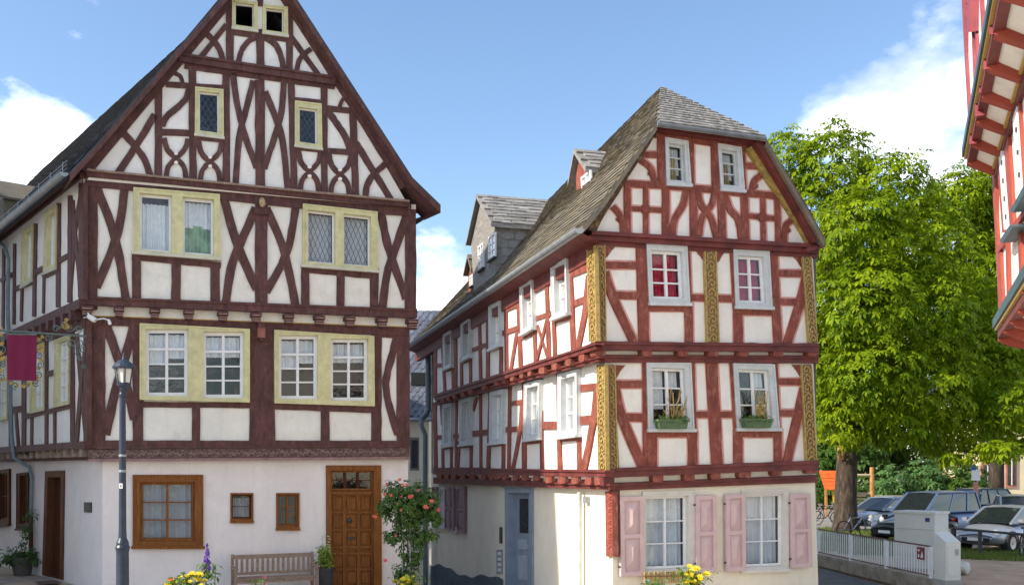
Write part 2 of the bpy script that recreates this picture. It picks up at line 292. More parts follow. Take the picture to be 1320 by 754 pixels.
def window(par, pl, off, key, quad, openings, m_cas, m_sash, cols=2, rows=(0, .25, .5, .75, 1), sash=.05, bar=.025, depth=.1, proud=.05, sill=None, curt=None, glass=None, lattice=False, cas_w=None, label=None, recess=.05, tilt=None, dark=False):
    """casing with openings cut through wall; sashes, glazing bars, single panes; quad/openings in photo pixels"""
    w1 = off+proud; Q = [pl.uz(*p, w1) for p in quad]; O = [[pl.uz(*p, w1) for p in o] for o in openings]
    loops = [[Vector((*q, 0)) for q in Q]]+[[Vector((*q, 0)) for q in o] for o in O]
    tris = tessellate_polygon(loops); flat = [q for l in loops for q in l]; n = len(flat); mb = MB()
    v = [pl.P(q.x, q.y, w1) for q in flat]+[pl.P(q.x, q.y, off-depth) for q in flat]; f = [tuple(t) for t in tris]
    for st in range(0, n, 4):
        for k in range(4): a, b = st+k, st+(k+1) % 4; f.append((a, n+a, n+b, b))
    mb.add(v, f); W = mb.build('window', m_cas, par)
    if label: W['label'] = label
    mo = MB()
    ring(mo, pl, Q, .035, w1-.01, w1+.018)
    mo.build('casing_moulding', m_cas, W)
    for oi, o in enumerate(O):
        HOLES.setdefault(key, []).append(sub(o, -.012, -.01, 1.012, 1.01))
        sb = MB(); a, b = off-recess-.03, off-recess+.02
        inn = ring(sb, pl, sub(o, .002, .002, .998, .998), sash, a, b); wI, hI = size(inn); bs, bt = bar/wI/2, bar/hI/2
        for c in range(1, cols):
            s = c/cols; k = 1.7 if cols == 2 else 1; sb.add(*prism(pl, sub(inn, s-bs*k, 0, s+bs*k, 1), a, b+.006))
        for r in rows[1:-1]:
            k = 1.5 if (len(rows) > 3 and r == rows[1] and rows[1] < .3) else 1
            sb.add(*prism(pl, sub(inn, 0, r-bt*k, 1, r+bt*k), a, b+(.004 if k > 1 else -.004)))
        so_ = sb.build('sash', m_sash, W)
        if lattice:
            lb = MB(); nx, ny = lattice
            for k in range(-ny*2, nx*2+ny*2):
                for sgn in (1, -1):
                    pts = []
                    for tt in np.linspace(0, 1, 41):
                        s = (k/2.0+sgn*tt*ny)/nx
                        if 0 <= s <= 1: pts.append((s, tt))
                    if len(pts) > 1 and (k % 2 == 0):
                        p0, p1 = lerp2(inn, *pts[0]), lerp2(inn, *pts[-1]); dx, dz = p1[0]-p0[0], p1[1]-p0[1]; l = math.hypot(dx, dz); ex, ez = -dz/l*.0045, dx/l*.0045
                        lb.add(*prism(pl, [(p0[0]+ex, p0[1]+ez), (p1[0]+ex, p1[1]+ez), (p1[0]-ex, p1[1]-ez), (p0[0]-ex, p0[1]-ez)], a+.005, a+.02+.002*sgn))
            lb.build('lead_lattice', M_LEAD, W)
        rws = rows if not lattice else (0, 1); cc = cols if not lattice else 1
        for c in range(cc):
            for r in range(len(rws)-1):
                qq = sub(inn, c/cc, rws[r], (c+1)/cc, rws[r+1]); None if glass is False else mesh('pane', *prism(pl, qq, a+.008, a+.012), glass or G_WIN, W)
        if curt and oi < len(curt) and curt[oi]:
            for (s0, t0, s1, t1, cm) in curt[oi]: curtain(W, pl, sub(inn, s0, t0, s1, t1), off-recess-.12, cm, waves=max(2, int(6*(s1-s0))))
        # the room behind: a closed dark box
        bx = MB(); g = sub(o, -.12, -.1, 1.12, 1.1); D0, D1 = off-depth-.001, off-depth-.9
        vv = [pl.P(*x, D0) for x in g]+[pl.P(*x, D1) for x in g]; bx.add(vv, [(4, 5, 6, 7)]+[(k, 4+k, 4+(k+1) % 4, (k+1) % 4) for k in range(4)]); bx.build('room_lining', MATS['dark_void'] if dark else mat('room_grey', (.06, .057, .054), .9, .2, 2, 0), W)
    if sill:
        Wd, Hd = size(Q); t = .05/Hd; mesh('sill', *prism(pl, sub(Q, -.02, 1-t*.2, 1.02, 1+t), off-.02, w1+sill), m_cas if m_cas is not M_CASY else mat('sill_pale', (.62, .60, .48), .7, .1, 5, .2), W)
    return W
def ornament(par, pl, off, x, y, r, m):                # the leafy lozenge on the crosses
    pts = []
    for k in range(16): a = 2*math.pi*k/16; rr = r*(1 if k % 4 == 0 else (.38 if k % 2 else .62)); pts.append((x+rr*math.sin(a), y-rr*math.cos(a)))
    c = len(pts); return mesh('carved_rosette', *poly3(pl, pts, off-.02, off+.05), m, par)

# ------------------------------------------------------------ ground
def sstep(a, b, x): t = min(1, max(0, (x-a)/(b-a))); return t*t*(3-2*t)
def gz(x, y):
    k = sstep(-4, -7.5, x); lane = (-.02-.024*min(12, max(0, y-21)))*k-.2*(1-k)*sstep(17, 22, y)
    alley = -1.9*sstep(21, 33, y)*sstep(-7.5, -4.5, x)*sstep(6.5, 3.5, x)
    return lane+alley-.3*sstep(3, 7.5, x)
def grid_sheet(name, xs, ys, zf, m, kind='structure'):
    v = [(x, y, zf(x, y)) for y in ys for x in xs]; n = len(xs)
    f = [(j*n+i, j*n+i+1, (j+1)*n+i+1, (j+1)*n+i) for j in range(len(ys)-1) for i in range(n-1)]
    return mesh(name, v, f, m, kind=kind, smooth=True)
xs = [-3000, -800, -200, -80]+list(np.arange(-40, 41, 1.0))+[80, 200, 800, 3000]
M_GRD = mat('square_paving', (.46, .40, .33), .85, .15, 1.5, .4, 20, dirt=((.32, .27, .22), 2.2, .5, .7))
grid_sheet('ground', xs, xs, gz, M_GRD)

# ============================================================ LEFT HOUSE (brown frame, gable to the square)
dF = Vector((3400-CX, F)).normalized(); nF = Vector((dF.y, -dF.x))            # front: runs back to the right
pF = unp(455, 603, 23.5); LF = Plane((pF.x, pF.y), dF, nF)
dS = Vector((-370-CX, F)).normalized(); nS = Vector((-dS.y, dS.x))            # side: runs back to the left
cG = LF.at(132, 603, 0); LH = empty('timber_house', (cG.x, cG.y, gz(cG.x, cG.y)), 'large gabled half-timbered house with dark brown beams, pinkish ground floor and double yellow casings', 'house')
oG, o1, o2, o3 = 0, .12, .30, .38
c1 = LF.at(112, 603, o1); c2 = LF.at(106, 603, o2); CORNER = c1.copy()
SG = Plane((cG.x, cG.y), dS, nS); S1 = Plane((c1.x, c1.y), dS, nS); S2 = Plane((c2.x, c2.y), dS, nS)
T = lambda kind, pts, w, off, proud=.03, m=M_TB, pl=LF: timber(LH, pl, off, kind, pts, w, m, proud)
# --- upper gable
for k, p, w in [('timber_post', [(296.5, 8), (296.5, 80)], 10), ('timber_post', [(335.8, 38), (336, 90)], 10.5), ('timber_post', [(373, -30), (373.5, 98)], 8.6),
                ('timber_rail', [(299, 40.5), (376, 51)], 8), ('timber_brace', [(307.4, 80), (311.4, 65.6), (320.5, 53.4), (333, 47)], 7), ('timber_brace', [(340, 47.5), (354, 56.4), (361.7, 70), (366.3, 92)], 7),
                ('timber_brace', [(292, 32), (259, 74)], 7), ('timber_brace', [(263, 40), (275, 52), (283, 63), (287, 77)], 7), ('timber_brace', [(375, 47), (411, 97)], 6.5), ('timber_brace', [(401, 63), (390, 72), (385, 80), (382, 93)], 6.5),
                ('timber_rail', [(238, 84.5), (432, 111.5)], 8), ('timber_post', [(335.5, -70), (335.5, 8)], 8)]: T(k, p, w, o3)
T('collar_moulding', [(231, 74.5), (433, 105)], 9, o3, .10)
T('collar_moulding', [(236, 70), (430, 99)], 3, o3, .14)
# --- lower gable
for k, p, w in [('timber_post', [(204.5, 112), (204, 228)], 9.5), ('timber_post', [(248, 84), (249, 232)], 9.5), ('timber_post', [(291.5, 92), (292, 236)], 9.5), ('timber_post', [(335, 103), (335.5, 244)], 12.5),
                ('timber_post', [(375.5, 104), (379.5, 248)], 8.5), ('timber_post', [(418, 108), (418.5, 254)], 8.6), ('timber_post', [(455, 138), (459, 256)], 9),
                ('timber_rail', [(214, 109), (245, 110.5)], 7), ('timber_rail', [(208, 170.5), (246, 171.5)], 8), ('timber_brace', [(209, 162), (216, 149), (227, 140), (239, 128), (244, 114)], 8), ('timber_brace', [(225, 94), (233, 99), (236, 109)], 5),
                ('timber_rail', [(423, 194.5), (455, 196.5)], 7), ('timber_brace', [(422, 142), (432, 156), (444, 174), (453, 195)], 8), ('timber_rail', [(422, 139.5), (454, 143)], 7), ('timber_brace', [(447, 124), (441, 130), (437, 140)], 5),
                ('timber_rail', [(252, 110), (288, 112.5)], 5), ('timber_rail', [(379, 128), (415, 132)], 6), ('timber_rail', [(252, 177), (289, 181)], 6), ('timber_rail', [(379, 190), (416, 194)], 6),
                ('timber_brace', [(300.7, 94), (303.7, 122), (310, 152.5), (317.5, 180), (331, 216)], 8), ('timber_brace', [(326.6, 104), (317.5, 140), (308.3, 180), (303.7, 238)], 8),
                ('timber_brace', [(342, 118), (355.6, 152.5), (364.8, 183), (371, 244)], 8), ('timber_brace', [(366.3, 102), (363.2, 143.4), (354, 177), (340.5, 217)], 8),
                ('timber_brace', [(200, 148), (174, 190), (151, 225)], 9), ('timber_brace', [(160, 172), (173, 187), (186, 205), (194, 227)], 8.5), ('timber_brace', [(459, 184), (504, 257)], 8), ('timber_brace', [(497, 211), (481.7, 225), (474, 238), (471, 255)], 8)]: T(k, p, w, o3)
for x, y, hw, ya, yb, dy in [(227, 203.6, 15.3, 178, 230, 1), (271, 208.3, 15.3, 181, 236, 1.5), (399.2, 221, 14.5, 194, 248, 1.5), (438.5, 224.6, 14.5, 198, 254, 1.5)]:
    T('timber_arch', [(x-hw, ya), (x-hw*.72, y-11), (x, y-2), (x+hw*.72, y-11), (x+hw, ya+dy)], 6.6, o3, .032)
    T('timber_arch', [(x-hw*.85, yb), (x-hw*.66, y+11.5), (x, y+2.5), (x+hw*.66, y+11.5), (x+hw*.85, yb+dy)], 6.6, o3, .034)
    for yy in (y-5.8, y+6): mesh('plaster_dot', *poly3(LF, [(x+2.6*math.cos(a), yy+2.2*math.sin(a)) for a in np.linspace(0, 6.28, 11)[:-1]], o3, o3+.062), M_PW, LH)
# rake boards
T('rake_board', [(345, -62), (293, 0), (134, 190), (108, 221)], 18, o3, .06)
T('rake_board', [(331, -62), (381, 14), (467, 148), (513, 221), (524, 240)], (15, 17), o3, .06)
# --- floor band under the gable
T('wall_plate', [(110, 231.5), (250, 245.5), (400, 261.5), (530, 270.5)], 16, o2, .05)
T('plate_moulding', [(112, 223), (250, 236), (400, 251), (528, 263)], 8, o2, .16)
T('plate_moulding', [(112, 218.5), (250, 232), (400, 247), (528, 259)], 2.5, o2, .21, M_GREYWOOD)
# --- second floor
X2 = [('timber_post', [(116, 236), (116, 388)], 20), ('timber_brace', [(125, 241), (143.6, 291), (153.7, 331), (162, 385)], 11), ('timber_brace', [(161.5, 238), (153.7, 291), (141, 331), (124, 370)], 11),
      ('timber_post', [(175.7, 330), (176, 390)], 11.5), ('timber_rail', [(170, 331), (285, 342)], 8), ('timber_post', [(227, 334), (227, 393)], 12), ('timber_post', [(277.5, 338), (277.5, 396)], 12),
      ('timber_brace', [(288, 252), (306.6, 317), (331, 373)], 11), ('timber_brace', [(330, 268), (310, 313.4), (298, 346), (290.5, 394)], 11), ('timber_post', [(337, 262), (337, 399)], 16),
      ('timber_brace', [(344, 268), (360.8, 308), (371, 341), (382, 398)], 10), ('timber_brace', [(382, 262), (374.6, 308), (363, 341), (343, 376)], 10),
      ('timber_post', [(393.7, 342), (394, 400)], 10.5), ('timber_post', [(439, 344), (439, 402)], 10), ('timber_post', [(482.5, 346), (482.5, 404)], 11), ('timber_rail', [(389, 347), (488, 356)], 8),
      ('timber_brace', [(490.5, 267), (498, 308), (508, 341), (524, 385)], 10), ('timber_brace', [(525, 276), (509, 323.5), (499, 354), (493, 402)], 10), ('timber_post', [(529.5, 270), (529.5, 404)], 14)]
for k, p, w in X2: T(k, p, w, o2)
CUR = lambda a, b=None: [a, b if b is not None else a]
cw = (0, 0, 1, 1, M_CURT)
window(LH, LF, o2, 'L2', [(172, 241.5), (283.4, 250.5), (283.4, 333), (171.5, 324.5)], [[(180, 248.5), (221.5, 252), (221.5, 325.5), (180, 322)], [(235.5, 253.5), (276, 257), (276, 330), (235.5, 326.5)]], M_CASY, M_WHT, 1, (0, 1), .055, sill=.05,
       curt=[[(0, .1, 1, 1, M_CURT)], [(0, 0, 1, .5, M_CURT), (0, .45, 1, 1, M_CURG)]], label='pale yellow casing with lace and green curtains', proud=.09)
window(LH, LF, o2, 'L2', [(390.5, 262.5), (486.7, 273), (487, 349), (390, 341.5)], [[(396.5, 270), (432.5, 274), (432.5, 340.5), (396.5, 337.5)], [(443, 275), (478.5, 279), (478.5, 344), (443, 341)]], M_CASY, M_WHT, 1, (0, 1), .045, sill=.05, lattice=(5, 4),
       curt=[[(0, 0, 1, 1, M_CURT)], [(0, 0, 1, 1, M_CURT)]], label='pale yellow casing with leaded diamond panes', proud=.09)
mk = LF.at(338, 261, o2+.2); blobmesh('gilded_mask', mk, .085, (.85, .7, 1.25), mat('worn_gilt', (.50, .37, .20), .7, .3, 25, .5), LH, 3, 10, .12); T('capital', [(337, 268), (337, 276)], 18, o2, .10)
# --- jetty between the upper floors
T('sill_beam', [(107, 388), (538, 405)], 9.5, o2, .06); T('sill_moulding', [(107, 383), (538, 399.5)], 3, o2, .09)
for x in (112.5, 153.6, 200, 244, 288, 331, 373, 412.7, 452, 493.5, 532.6):
    y = 393.5+(x-113)*.041; h = 6.5 if x > 120 else 8
    mesh('corbel', *poly3(LF, [(x-h, y), (x+h, y+.5), (x+h, y+6), (x-h, y+5.5)], o1, o2+.10), M_TB, LH); mesh('corbel', *poly3(LF, [(x-h*.85, y+5), (x+h*.85, y+5.5), (x+h*.7, y+13.5), (x-h*.7, y+13)], o1, o2+.02), M_TB, LH)
    mb = MB()
    for d in (3.2, 7.2, 10): mb.add(*poly3(LF, [(x-h*.8, y+d), (x+h*.8, y+d+.3), (x+h*.8, y+d+1.3), (x-h*.8, y+d+1)], o1, o2+(.115 if d < 5 else .035)))
    mb.build('corbel_carving', mat('worn_carving', (.40, .27, .24), .8, .2, 9, .2), LH)
T('jetty_infill', [(112, 398.5), (533, 415)], 17, o1, .02, M_PL); T('painted_band', [(118, 407), (530, 421.5)], 1.3, o1, .026, mat('yellow_line', (.62, .40, .08), .7, .1, 5, 0)); T('wall_plate', [(112, 413), (528, 427.5)], 11, o1, .05)
# --- first floor
X1 = [('timber_post', [(124, 408), (124, 572)], 24), ('timber_brace', [(136, 416), (151, 458), (163.7, 501), (174, 540)], 12), ('timber_brace', [(172, 420), (161, 463), (148.6, 506), (136, 560)], 12), ('timber_post', [(178, 418), (178, 572)], 14),
      ('timber_rail', [(172, 521), (325, 522.5)], 7), ('timber_post', [(252.7, 521), (253, 572)], 10.5), ('timber_post', [(338, 420), (338, 572)], 33), ('timber_rail', [(350, 523), (486, 528)], 8.5), ('timber_post', [(419.5, 524), (419.5, 572)], 11), ('timber_post', [(485.5, 428), (485.5, 572)], 13),
      ('timber_brace', [(512, 433), (505, 460), (499, 483), (498, 500), (502, 523), (513, 560)], 9), ('timber_post', [(520, 426), (520, 572)], 16.5), ('timber_rail', [(480, 431), (528, 434)], 6)]
for k, p, w in X1: T(k, p, w, o1)
for q, ops, lab in [([(180, 416.5), (322, 424), (322, 518.6), (180, 515)], [(187.7, 424, 243, 510), (262, 427.5, 315, 512.5)], 'wide pale yellow casing, left pair of windows'), ([(353.5, 425), (482.3, 433), (483, 523.5), (354, 519.5)], [(359.5, 432, 410, 514), (426.5, 436.5, 475, 516)], 'wide pale yellow casing, right pair of windows')]:
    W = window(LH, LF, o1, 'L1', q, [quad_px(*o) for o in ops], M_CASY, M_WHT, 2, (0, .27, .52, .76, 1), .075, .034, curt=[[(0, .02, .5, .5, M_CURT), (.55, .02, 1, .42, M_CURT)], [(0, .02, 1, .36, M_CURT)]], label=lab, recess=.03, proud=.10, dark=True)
    mx_ = (ops[0][2]+ops[1][0])/2
    for y0 in (432, 458, 482, 500):
        yy = y0+(mx_-252)*.04; mesh('mullion_carving', *poly3(LF, [(mx_+4.2*math.cos(a), yy+(4.5 if y0 != 458 else 7)*math.sin(a)) for a in np.linspace(0, 6.28, 13)[:-1]], o1, o1+.112), M_CASY, W)
T('pendant_lantern', [(337.3, 416), (337.3, 422)], 8, o1, .22, M_TB); T('pendant_lantern', [(337.3, 422), (337.3, 435)], 9.5, o1, .2, mat('lantern_rust', (.33, .12, .09), .6, .2, 9, .2)); T('pendant_lantern', [(337.3, 435), (337.3, 439)], (7, 3), o1, .18, M_TB)
# --- carved sill of the first floor
T('sill_beam', [(111, 571), (529, 571)], 7, o1, .07); T('sill_moulding', [(111, 576), (529, 574.5)], 3, o1, .10)
M_FRZ = mat('carved_frieze', (.17, .10, .085), .8, .3, 14, .9, 45, col2=(.06, .03, .028))
T('carved_frieze', [(114, 585.5), (528, 582)], 13, o1, .05, M_FRZ)
fz = MB()
for i in range(46):
    x = 122+i*8.8; y = 585.4-(x-114)*.0085; s = 1 if i % 2 else -1
    L, Rr = strip_px([(x-4.6, y+4*s), (x-1.5, y-1*s), (x+1.5, y+1.2*s), (x+4.6, y-4*s)], 1.6); fz.add(*strip3(LF, L, Rr, o1, o1+.072))
    L, Rr = strip_px([(x-3, y-3.5*s), (x+.3, y-4.2*s), (x+1.6, y-1.6*s)], 1.2); fz.add(*strip3(LF, L, Rr, o1, o1+.07))
fz.build('frieze_scrolls', mat('frieze_relief', (.27, .185, .165), .8, .25, 14, .3), LH)
T('frieze_moulding', [(114, 593), (528, 590)], 3.2, o1, .09, mat('moulding_pale', (.33, .19, .18), .7, .2, 8, .2))
mesh('jetty_soffit', [LF.at(111, 594, o1), LF.at(529, 591, o1), LF.P(LF.uz(529, 591, o1)[0], LF.uz(529, 591, o1)[1]-.01, -.1), LF.P(LF.uz(111, 594, o1)[0], LF.uz(111, 594, o1)[1]-.01, -.1)], [(0, 1, 2, 3)], M_TB, LH)
# --- ground floor openings
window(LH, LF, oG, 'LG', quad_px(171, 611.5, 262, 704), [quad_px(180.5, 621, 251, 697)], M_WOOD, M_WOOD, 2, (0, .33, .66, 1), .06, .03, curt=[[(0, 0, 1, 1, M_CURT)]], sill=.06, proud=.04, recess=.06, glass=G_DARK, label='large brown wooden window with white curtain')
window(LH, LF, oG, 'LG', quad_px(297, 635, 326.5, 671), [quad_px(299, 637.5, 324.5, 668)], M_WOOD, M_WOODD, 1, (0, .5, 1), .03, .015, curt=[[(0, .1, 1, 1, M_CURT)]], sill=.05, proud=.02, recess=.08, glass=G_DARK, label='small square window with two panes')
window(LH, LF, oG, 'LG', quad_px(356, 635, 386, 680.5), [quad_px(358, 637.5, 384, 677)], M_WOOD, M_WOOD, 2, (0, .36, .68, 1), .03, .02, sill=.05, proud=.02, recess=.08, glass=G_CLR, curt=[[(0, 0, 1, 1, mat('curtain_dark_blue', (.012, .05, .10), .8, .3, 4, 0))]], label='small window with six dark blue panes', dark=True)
# front door
D = [(420.5, 599.5), (491.5, 599.5), (492.5, 774), (421, 776)]; op = [(427, 606), (482, 606), (482.5, 773), (427.5, 774)]
w1 = .05; Q = [LF.uz(*p, w1) for p in D]; O = [LF.uz(*p, w1) for p in op]; HOLES['LG'].append(sub(O, -.02, -.005, 1.02, 1.0))
mb = MB(); dfv = [LF.P(*q, w1) for q in Q]+[LF.P(*q, w1) for q in O]+[LF.P(*q, -.2) for q in Q]+[LF.P(*q, -.2) for q in O]
mb.add(dfv, [(0, 1, 5, 4), (1, 2, 6, 5), (3, 0, 4, 7), (0, 8, 9, 1), (1, 9, 10, 2), (0, 3, 11, 8), (4, 5, 13, 12), (5, 6, 14, 13), (7, 4, 12, 15)]); DR = mb.build('front_door', M_WOOD, LH, label='panelled brown wooden door with glazed transom')
mb = MB(); fr = ring(mb, LF, sub(O, 0, 0, 1, .155), .05, -.12, -.06); mb.add(*prism(LF, sub(O, 0, .16, 1, .185), -.14, -.02)); mb.build('transom_frame', M_WOOD, DR)
tb = MB()
for s in (.33, .66): tb.add(*prism(LF, sub(fr, s-.035, 0, s+.035, 1), -.11, -.07))
tb.add(*prism(LF, sub(fr, 0, .47, 1, .53), -.108, -.075)); tb.build('transom_bars', M_WOODD, DR)
for i in range(3): mesh('pane', *prism(LF, sub(fr, i/3, 0, (i+1)/3, 1), -.1, -.096), G_DARK, DR)
mesh('transom_back', *prism(LF, sub(O, 0, 0, 1, .16), -.42, -.4), M_DARK, DR)
lf = sub(O, 0, .185, 1, 1); mesh('door_leaf', *prism(LF, lf, -.16, -.1), M_WOOD, DR)
gv = MB()
for c in (0, .33, .66, 1): gv.add(*prism(LF, sub(lf, max(0, c-.045), 0, min(1, c+.045), 1), -.11, -.062))
for r in (0, .17, .335, .50, .56, .71, .87, 1): gv.add(*prism(LF, sub(lf, 0, max(0, r-.012), 1, min(1, r+.012)), -.11, -.060))
gv.build('door_stiles', M_WOOD, DR)
for r0, r1 in ((.02, .155), (.185, .32), (.35, .485), (.575, .695), (.725, .855), (.885, .985)):
    for c in range(3): mesh('door_panel', *prism(LF, sub(lf, c/3+.065 if c else .065, r0+.012, (c+1)/3-.065, r1-.012), -.1, -.075), M_WOOD, DR)
MB().lathe(LF.P(*lerp2(lf, .45, .245), -.05), [(.05, -.02), (.06, 0), (.05, .03), (.02, .045)], 14, (nF.x, nF.y, 0)).build('door_knocker', M_IRON, DR); mesh('letter_slot', *prism(LF, sub(lf, .38, .405, .58, .425), -.08, -.052), M_IRON, DR)
# --- walls of the front
def wall_px(name, pl, off, pts, key, m, par): return wall_holes(name, pl, [pl.uz(*p, off) for p in pts], HOLES.get(key, []), off, m, par)
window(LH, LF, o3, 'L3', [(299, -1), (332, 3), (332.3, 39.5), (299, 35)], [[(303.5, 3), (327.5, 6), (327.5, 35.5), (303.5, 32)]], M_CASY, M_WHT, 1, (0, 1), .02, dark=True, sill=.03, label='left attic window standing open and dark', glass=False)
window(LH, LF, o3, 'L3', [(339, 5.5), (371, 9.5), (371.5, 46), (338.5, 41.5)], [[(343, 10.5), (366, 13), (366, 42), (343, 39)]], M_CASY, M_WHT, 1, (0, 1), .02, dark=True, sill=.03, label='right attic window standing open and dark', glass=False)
window(LH, LF, o3, 'L3', [(251.5, 112), (288, 115.5), (288.5, 177), (251, 172.5)], [[(256.5, 117.5), (282.5, 120), (283, 172), (256.5, 168.5)]], M_CASY, M_WHT, 1, (0, 1), .03, dark=True, sill=.03, lattice=(3, 4), label='gable window with its leaded sash ajar')
window(LH, LF, o3, 'L3', [(380, 130), (414.5, 134), (415.5, 191.5), (380, 187)], [[(385.5, 138), (409, 141), (409.5, 186.5), (385.5, 183)]], M_CASY, M_WHT, 1, (0, 1), .03, sill=.03, lattice=(3, 4), label='gable window with closed leaded panes', glass=G_DARK)
wall_px('gable_wall', LF, o3, [(340, -62), (528, 268), (112, 232)], 'L3', M_PW, LH)
wall_px('plaster_wall', LF, o2, [(107, 222), (536, 264), (537, 402), (107, 386)], 'L2', M_PL, LH)
wall_px('plaster_wall', LF, o1, [(112, 404), (528, 422), (528, 576), (112, 578)], 'L1', M_PL, LH)
wall_px('ground_wall', LF, oG, [(132, 588), (526, 586), (526, 790), (132, 800)], 'LG', M_PINK, LH)
# --- side to the lane
TS = lambda kind, pts, w, pl, proud=.03, m=M_TB: timber(LH, pl, 0, kind, pts, w, m, proud)
for k, p, w in [('timber_post', [(18, 314), (17, 418)], 2.6), ('timber_post', [(45, 288), (43, 408)], 4), ('timber_post', [(75, 262), (74, 396)], 5), ('timber_post', [(89.5, 252), (89, 390)], 5), ('timber_post', [(56, 356), (55, 404)], 2.6), ('timber_post', [(27.4, 370), (26.3, 414)], 2.6), ('timber_post', [(4, 320), (3, 424)], 3),
                ('timber_rail', [(17, 373.5), (44, 362)], 6), ('timber_rail', [(54, 356.5), (75, 347.5)], 6), ('timber_rail', [(43, 352), (57, 345)], 6), ('timber_rail', [(74, 337), (90, 327.4)], 6), ('timber_brace', [(92, 258), (95.5, 303.5), (101.4, 353.6), (102.6, 383)], 4.5), ('timber_brace', [(104, 249), (95.5, 298.8), (89.5, 378)], 4.5), ('timber_rail', [(0, 362), (18, 352)], 5), ('timber_post', [(104, 236), (104, 386)], 6)]: TS(k, p, w, S2)
for k, p, w in [('timber_post', [(92, 425), (93, 572)], 5.5), ('timber_post', [(59, 438), (59, 582)], 3.5), ('timber_post', [(30, 450), (30, 586)], 5), ('timber_post', [(12.5, 455), (12.5, 590)], 3), ('timber_post', [(69.6, 527), (69.6, 580)], 3), ('timber_post', [(40.4, 538), (39.8, 583)], 3), ('timber_brace', [(19.5, 532), (23.7, 585)], 3), ('timber_post', [(110, 412), (110, 574)], 5),
                ('timber_rail', [(29, 537.6), (60, 529)], 7), ('timber_rail', [(59, 531), (93, 522)], 6), ('timber_rail', [(14, 529), (30, 526)], 8), ('timber_rail', [(59, 482), (69, 480)], 7), ('timber_brace', [(98, 430), (104.5, 507), (110, 566)], 4), ('timber_brace', [(110, 440), (103, 501), (97.5, 570)], 4)]: TS(k, p, w, S1)
window(LH, S2, 0, 'S2', [(58.2, 274.5), (73, 264.5), (72, 345), (56, 352)], [[(62, 279), (70.5, 273), (69.5, 340), (60.5, 345)]], M_CASY, M_WHT, 1, (0, 1), .05, sill=.03, curt=[[cw]])
window(LH, S2, 0, 'S2', [(28.6, 298.8), (43, 288.7), (41.5, 361), (26.7, 370)], [[(32, 302), (40.5, 296), (39.5, 356), (30.8, 362)]], M_CASY, M_WHT, 1, (0, 1), .05, sill=.03, curt=[[cw]])
window(LH, S1, 0, 'S1', [(71, 438.7), (89.7, 431.8), (89, 521), (69.3, 525.5)], [[(74, 442), (87.5, 437), (87, 516), (73, 519)]], M_CASY, M_WHT, 2, (0, .26, .5, .75, 1), .05, .03, curt=[[(0, 0, 1, .5, M_CURT)]])
window(LH, S1, 0, 'S1', [(40, 449), (57, 441), (57, 529), (39, 533)], [[(43, 452), (55, 446), (55, 524), (42, 528)]], M_CASY, M_WHT, 2, (0, .26, .5, .75, 1), .05, .03, curt=[[(0, 0, 1, .5, M_CURT)]])
window(LH, S1, 0, 'S1', [(-6, 464), (9.5, 458), (9.5, 540), (-7, 544)], [[(-3, 467), (7.5, 463), (7.5, 535), (-4, 538)]], M_CASY, M_WHT, 2, (0, .26, .5, .75, 1), .05, .03, curt=[[(0, 0, 1, .5, M_CURT)]])
window(LH, SG, 0, 'SG', [(21.6, 610), (36.5, 608), (36.5, 680), (21.4, 681)], [[(25, 613), (35, 612), (35, 674), (24.6, 675)]], M_WOODD, M_WOODD, 2, (0, .5, 1), .05, .03, sill=.05, glass=G_DARK, dark=True)
window(LH, SG, 0, 'SG', [(-6, 606), (12, 604), (12, 675), (-6, 677)], [[(-3, 610), (9.5, 609), (9.5, 668), (-3, 670)]], M_WOODD, M_WOODD, 2, (0, .5, 1), .05, .03, sill=.05, glass=G_DARK, dark=True)
Q = [SG.uz(*p, .04) for p in [(57.8, 607), (82, 606), (80, 747), (54, 741)]]; O = sub(Q, .16, .06, .86, .995); HOLES['SG'].append(sub(O, -.02, -.01, 1.02, 1.01))
mb = MB(); mb.add([SG.P(*q, .04) for q in Q]+[SG.P(*q, .04) for q in O]+[SG.P(*q, -.2) for q in Q]+[SG.P(*q, -.2) for q in O], [(0, 1, 5, 4), (1, 2, 6, 5), (3, 0, 4, 7), (0, 8, 9, 1), (1, 9, 10, 2), (0, 3, 11, 8), (4, 5, 13, 12), (5, 6, 14, 13), (7, 4, 12, 15), (6, 7, 15, 14)])
SD = mb.build('side_door', mat('brown_frame', (.15, .058, .026), .6, .2, 4, .3, 50, stretch=(6, 6, .6), spec=.1), LH, label='dark wooden door on the lane side'); mesh('door_leaf', *prism(SG, O, -.2, -.14), M_WOODD, SD)
for r0, r1 in ((.04, .3), (.35, .6), (.65, .95)):
    for c in (0, 1): mesh('door_panel', *prism(SG, sub(O, .1+c*.45, r0, .45+c*.45, r1), -.14, -.125), M_WOODD, SD)
MB().lathe(SG.P(*lerp2(O, .85, .5), -.12), [(.02, 0), (.03, .04), (.02, .06)], 10, (nS.x, nS.y, 0)).build('door_knob', M_GOLD, SD)
mesh('plaque', *poly3(SG, quad_px(108, 647, 117, 660), 0, .03), M_IRON, LH)
LS = 18.0                                             # length of the side
def side_wall(name, pl, pts, z0, z1, key, m, ln=LS):
    o = [(0, z0), (0, z1), (ln, z1), (ln, z0)]
    return wall_holes(name, pl, o, HOLES.get(key, []), 0, m, LH)
zA = LF.uz(107, 387, o2)[1]; zB = LF.uz(112, 572, o1)[1]; zP = LF.uz(110, 226, o2)[1]
side_wall('plaster_wall', S2, None, zA-.1, zP+.35, 'S2', M_PW); side_wall('plaster_wall', S1, None, zB-.1, zA-.2, 'S1', M_PW); side_wall('ground_wall', SG, None, -.5, zB, 'SG', M_PINK)
def sbeam(pl, name, z0, z1, w0, w1, m=M_TB, u0=-.05): return mesh(name, *prism(pl, [(u0, z1), (LS, z1), (LS, z0), (u0, z0)], w0, w1), m, LH)
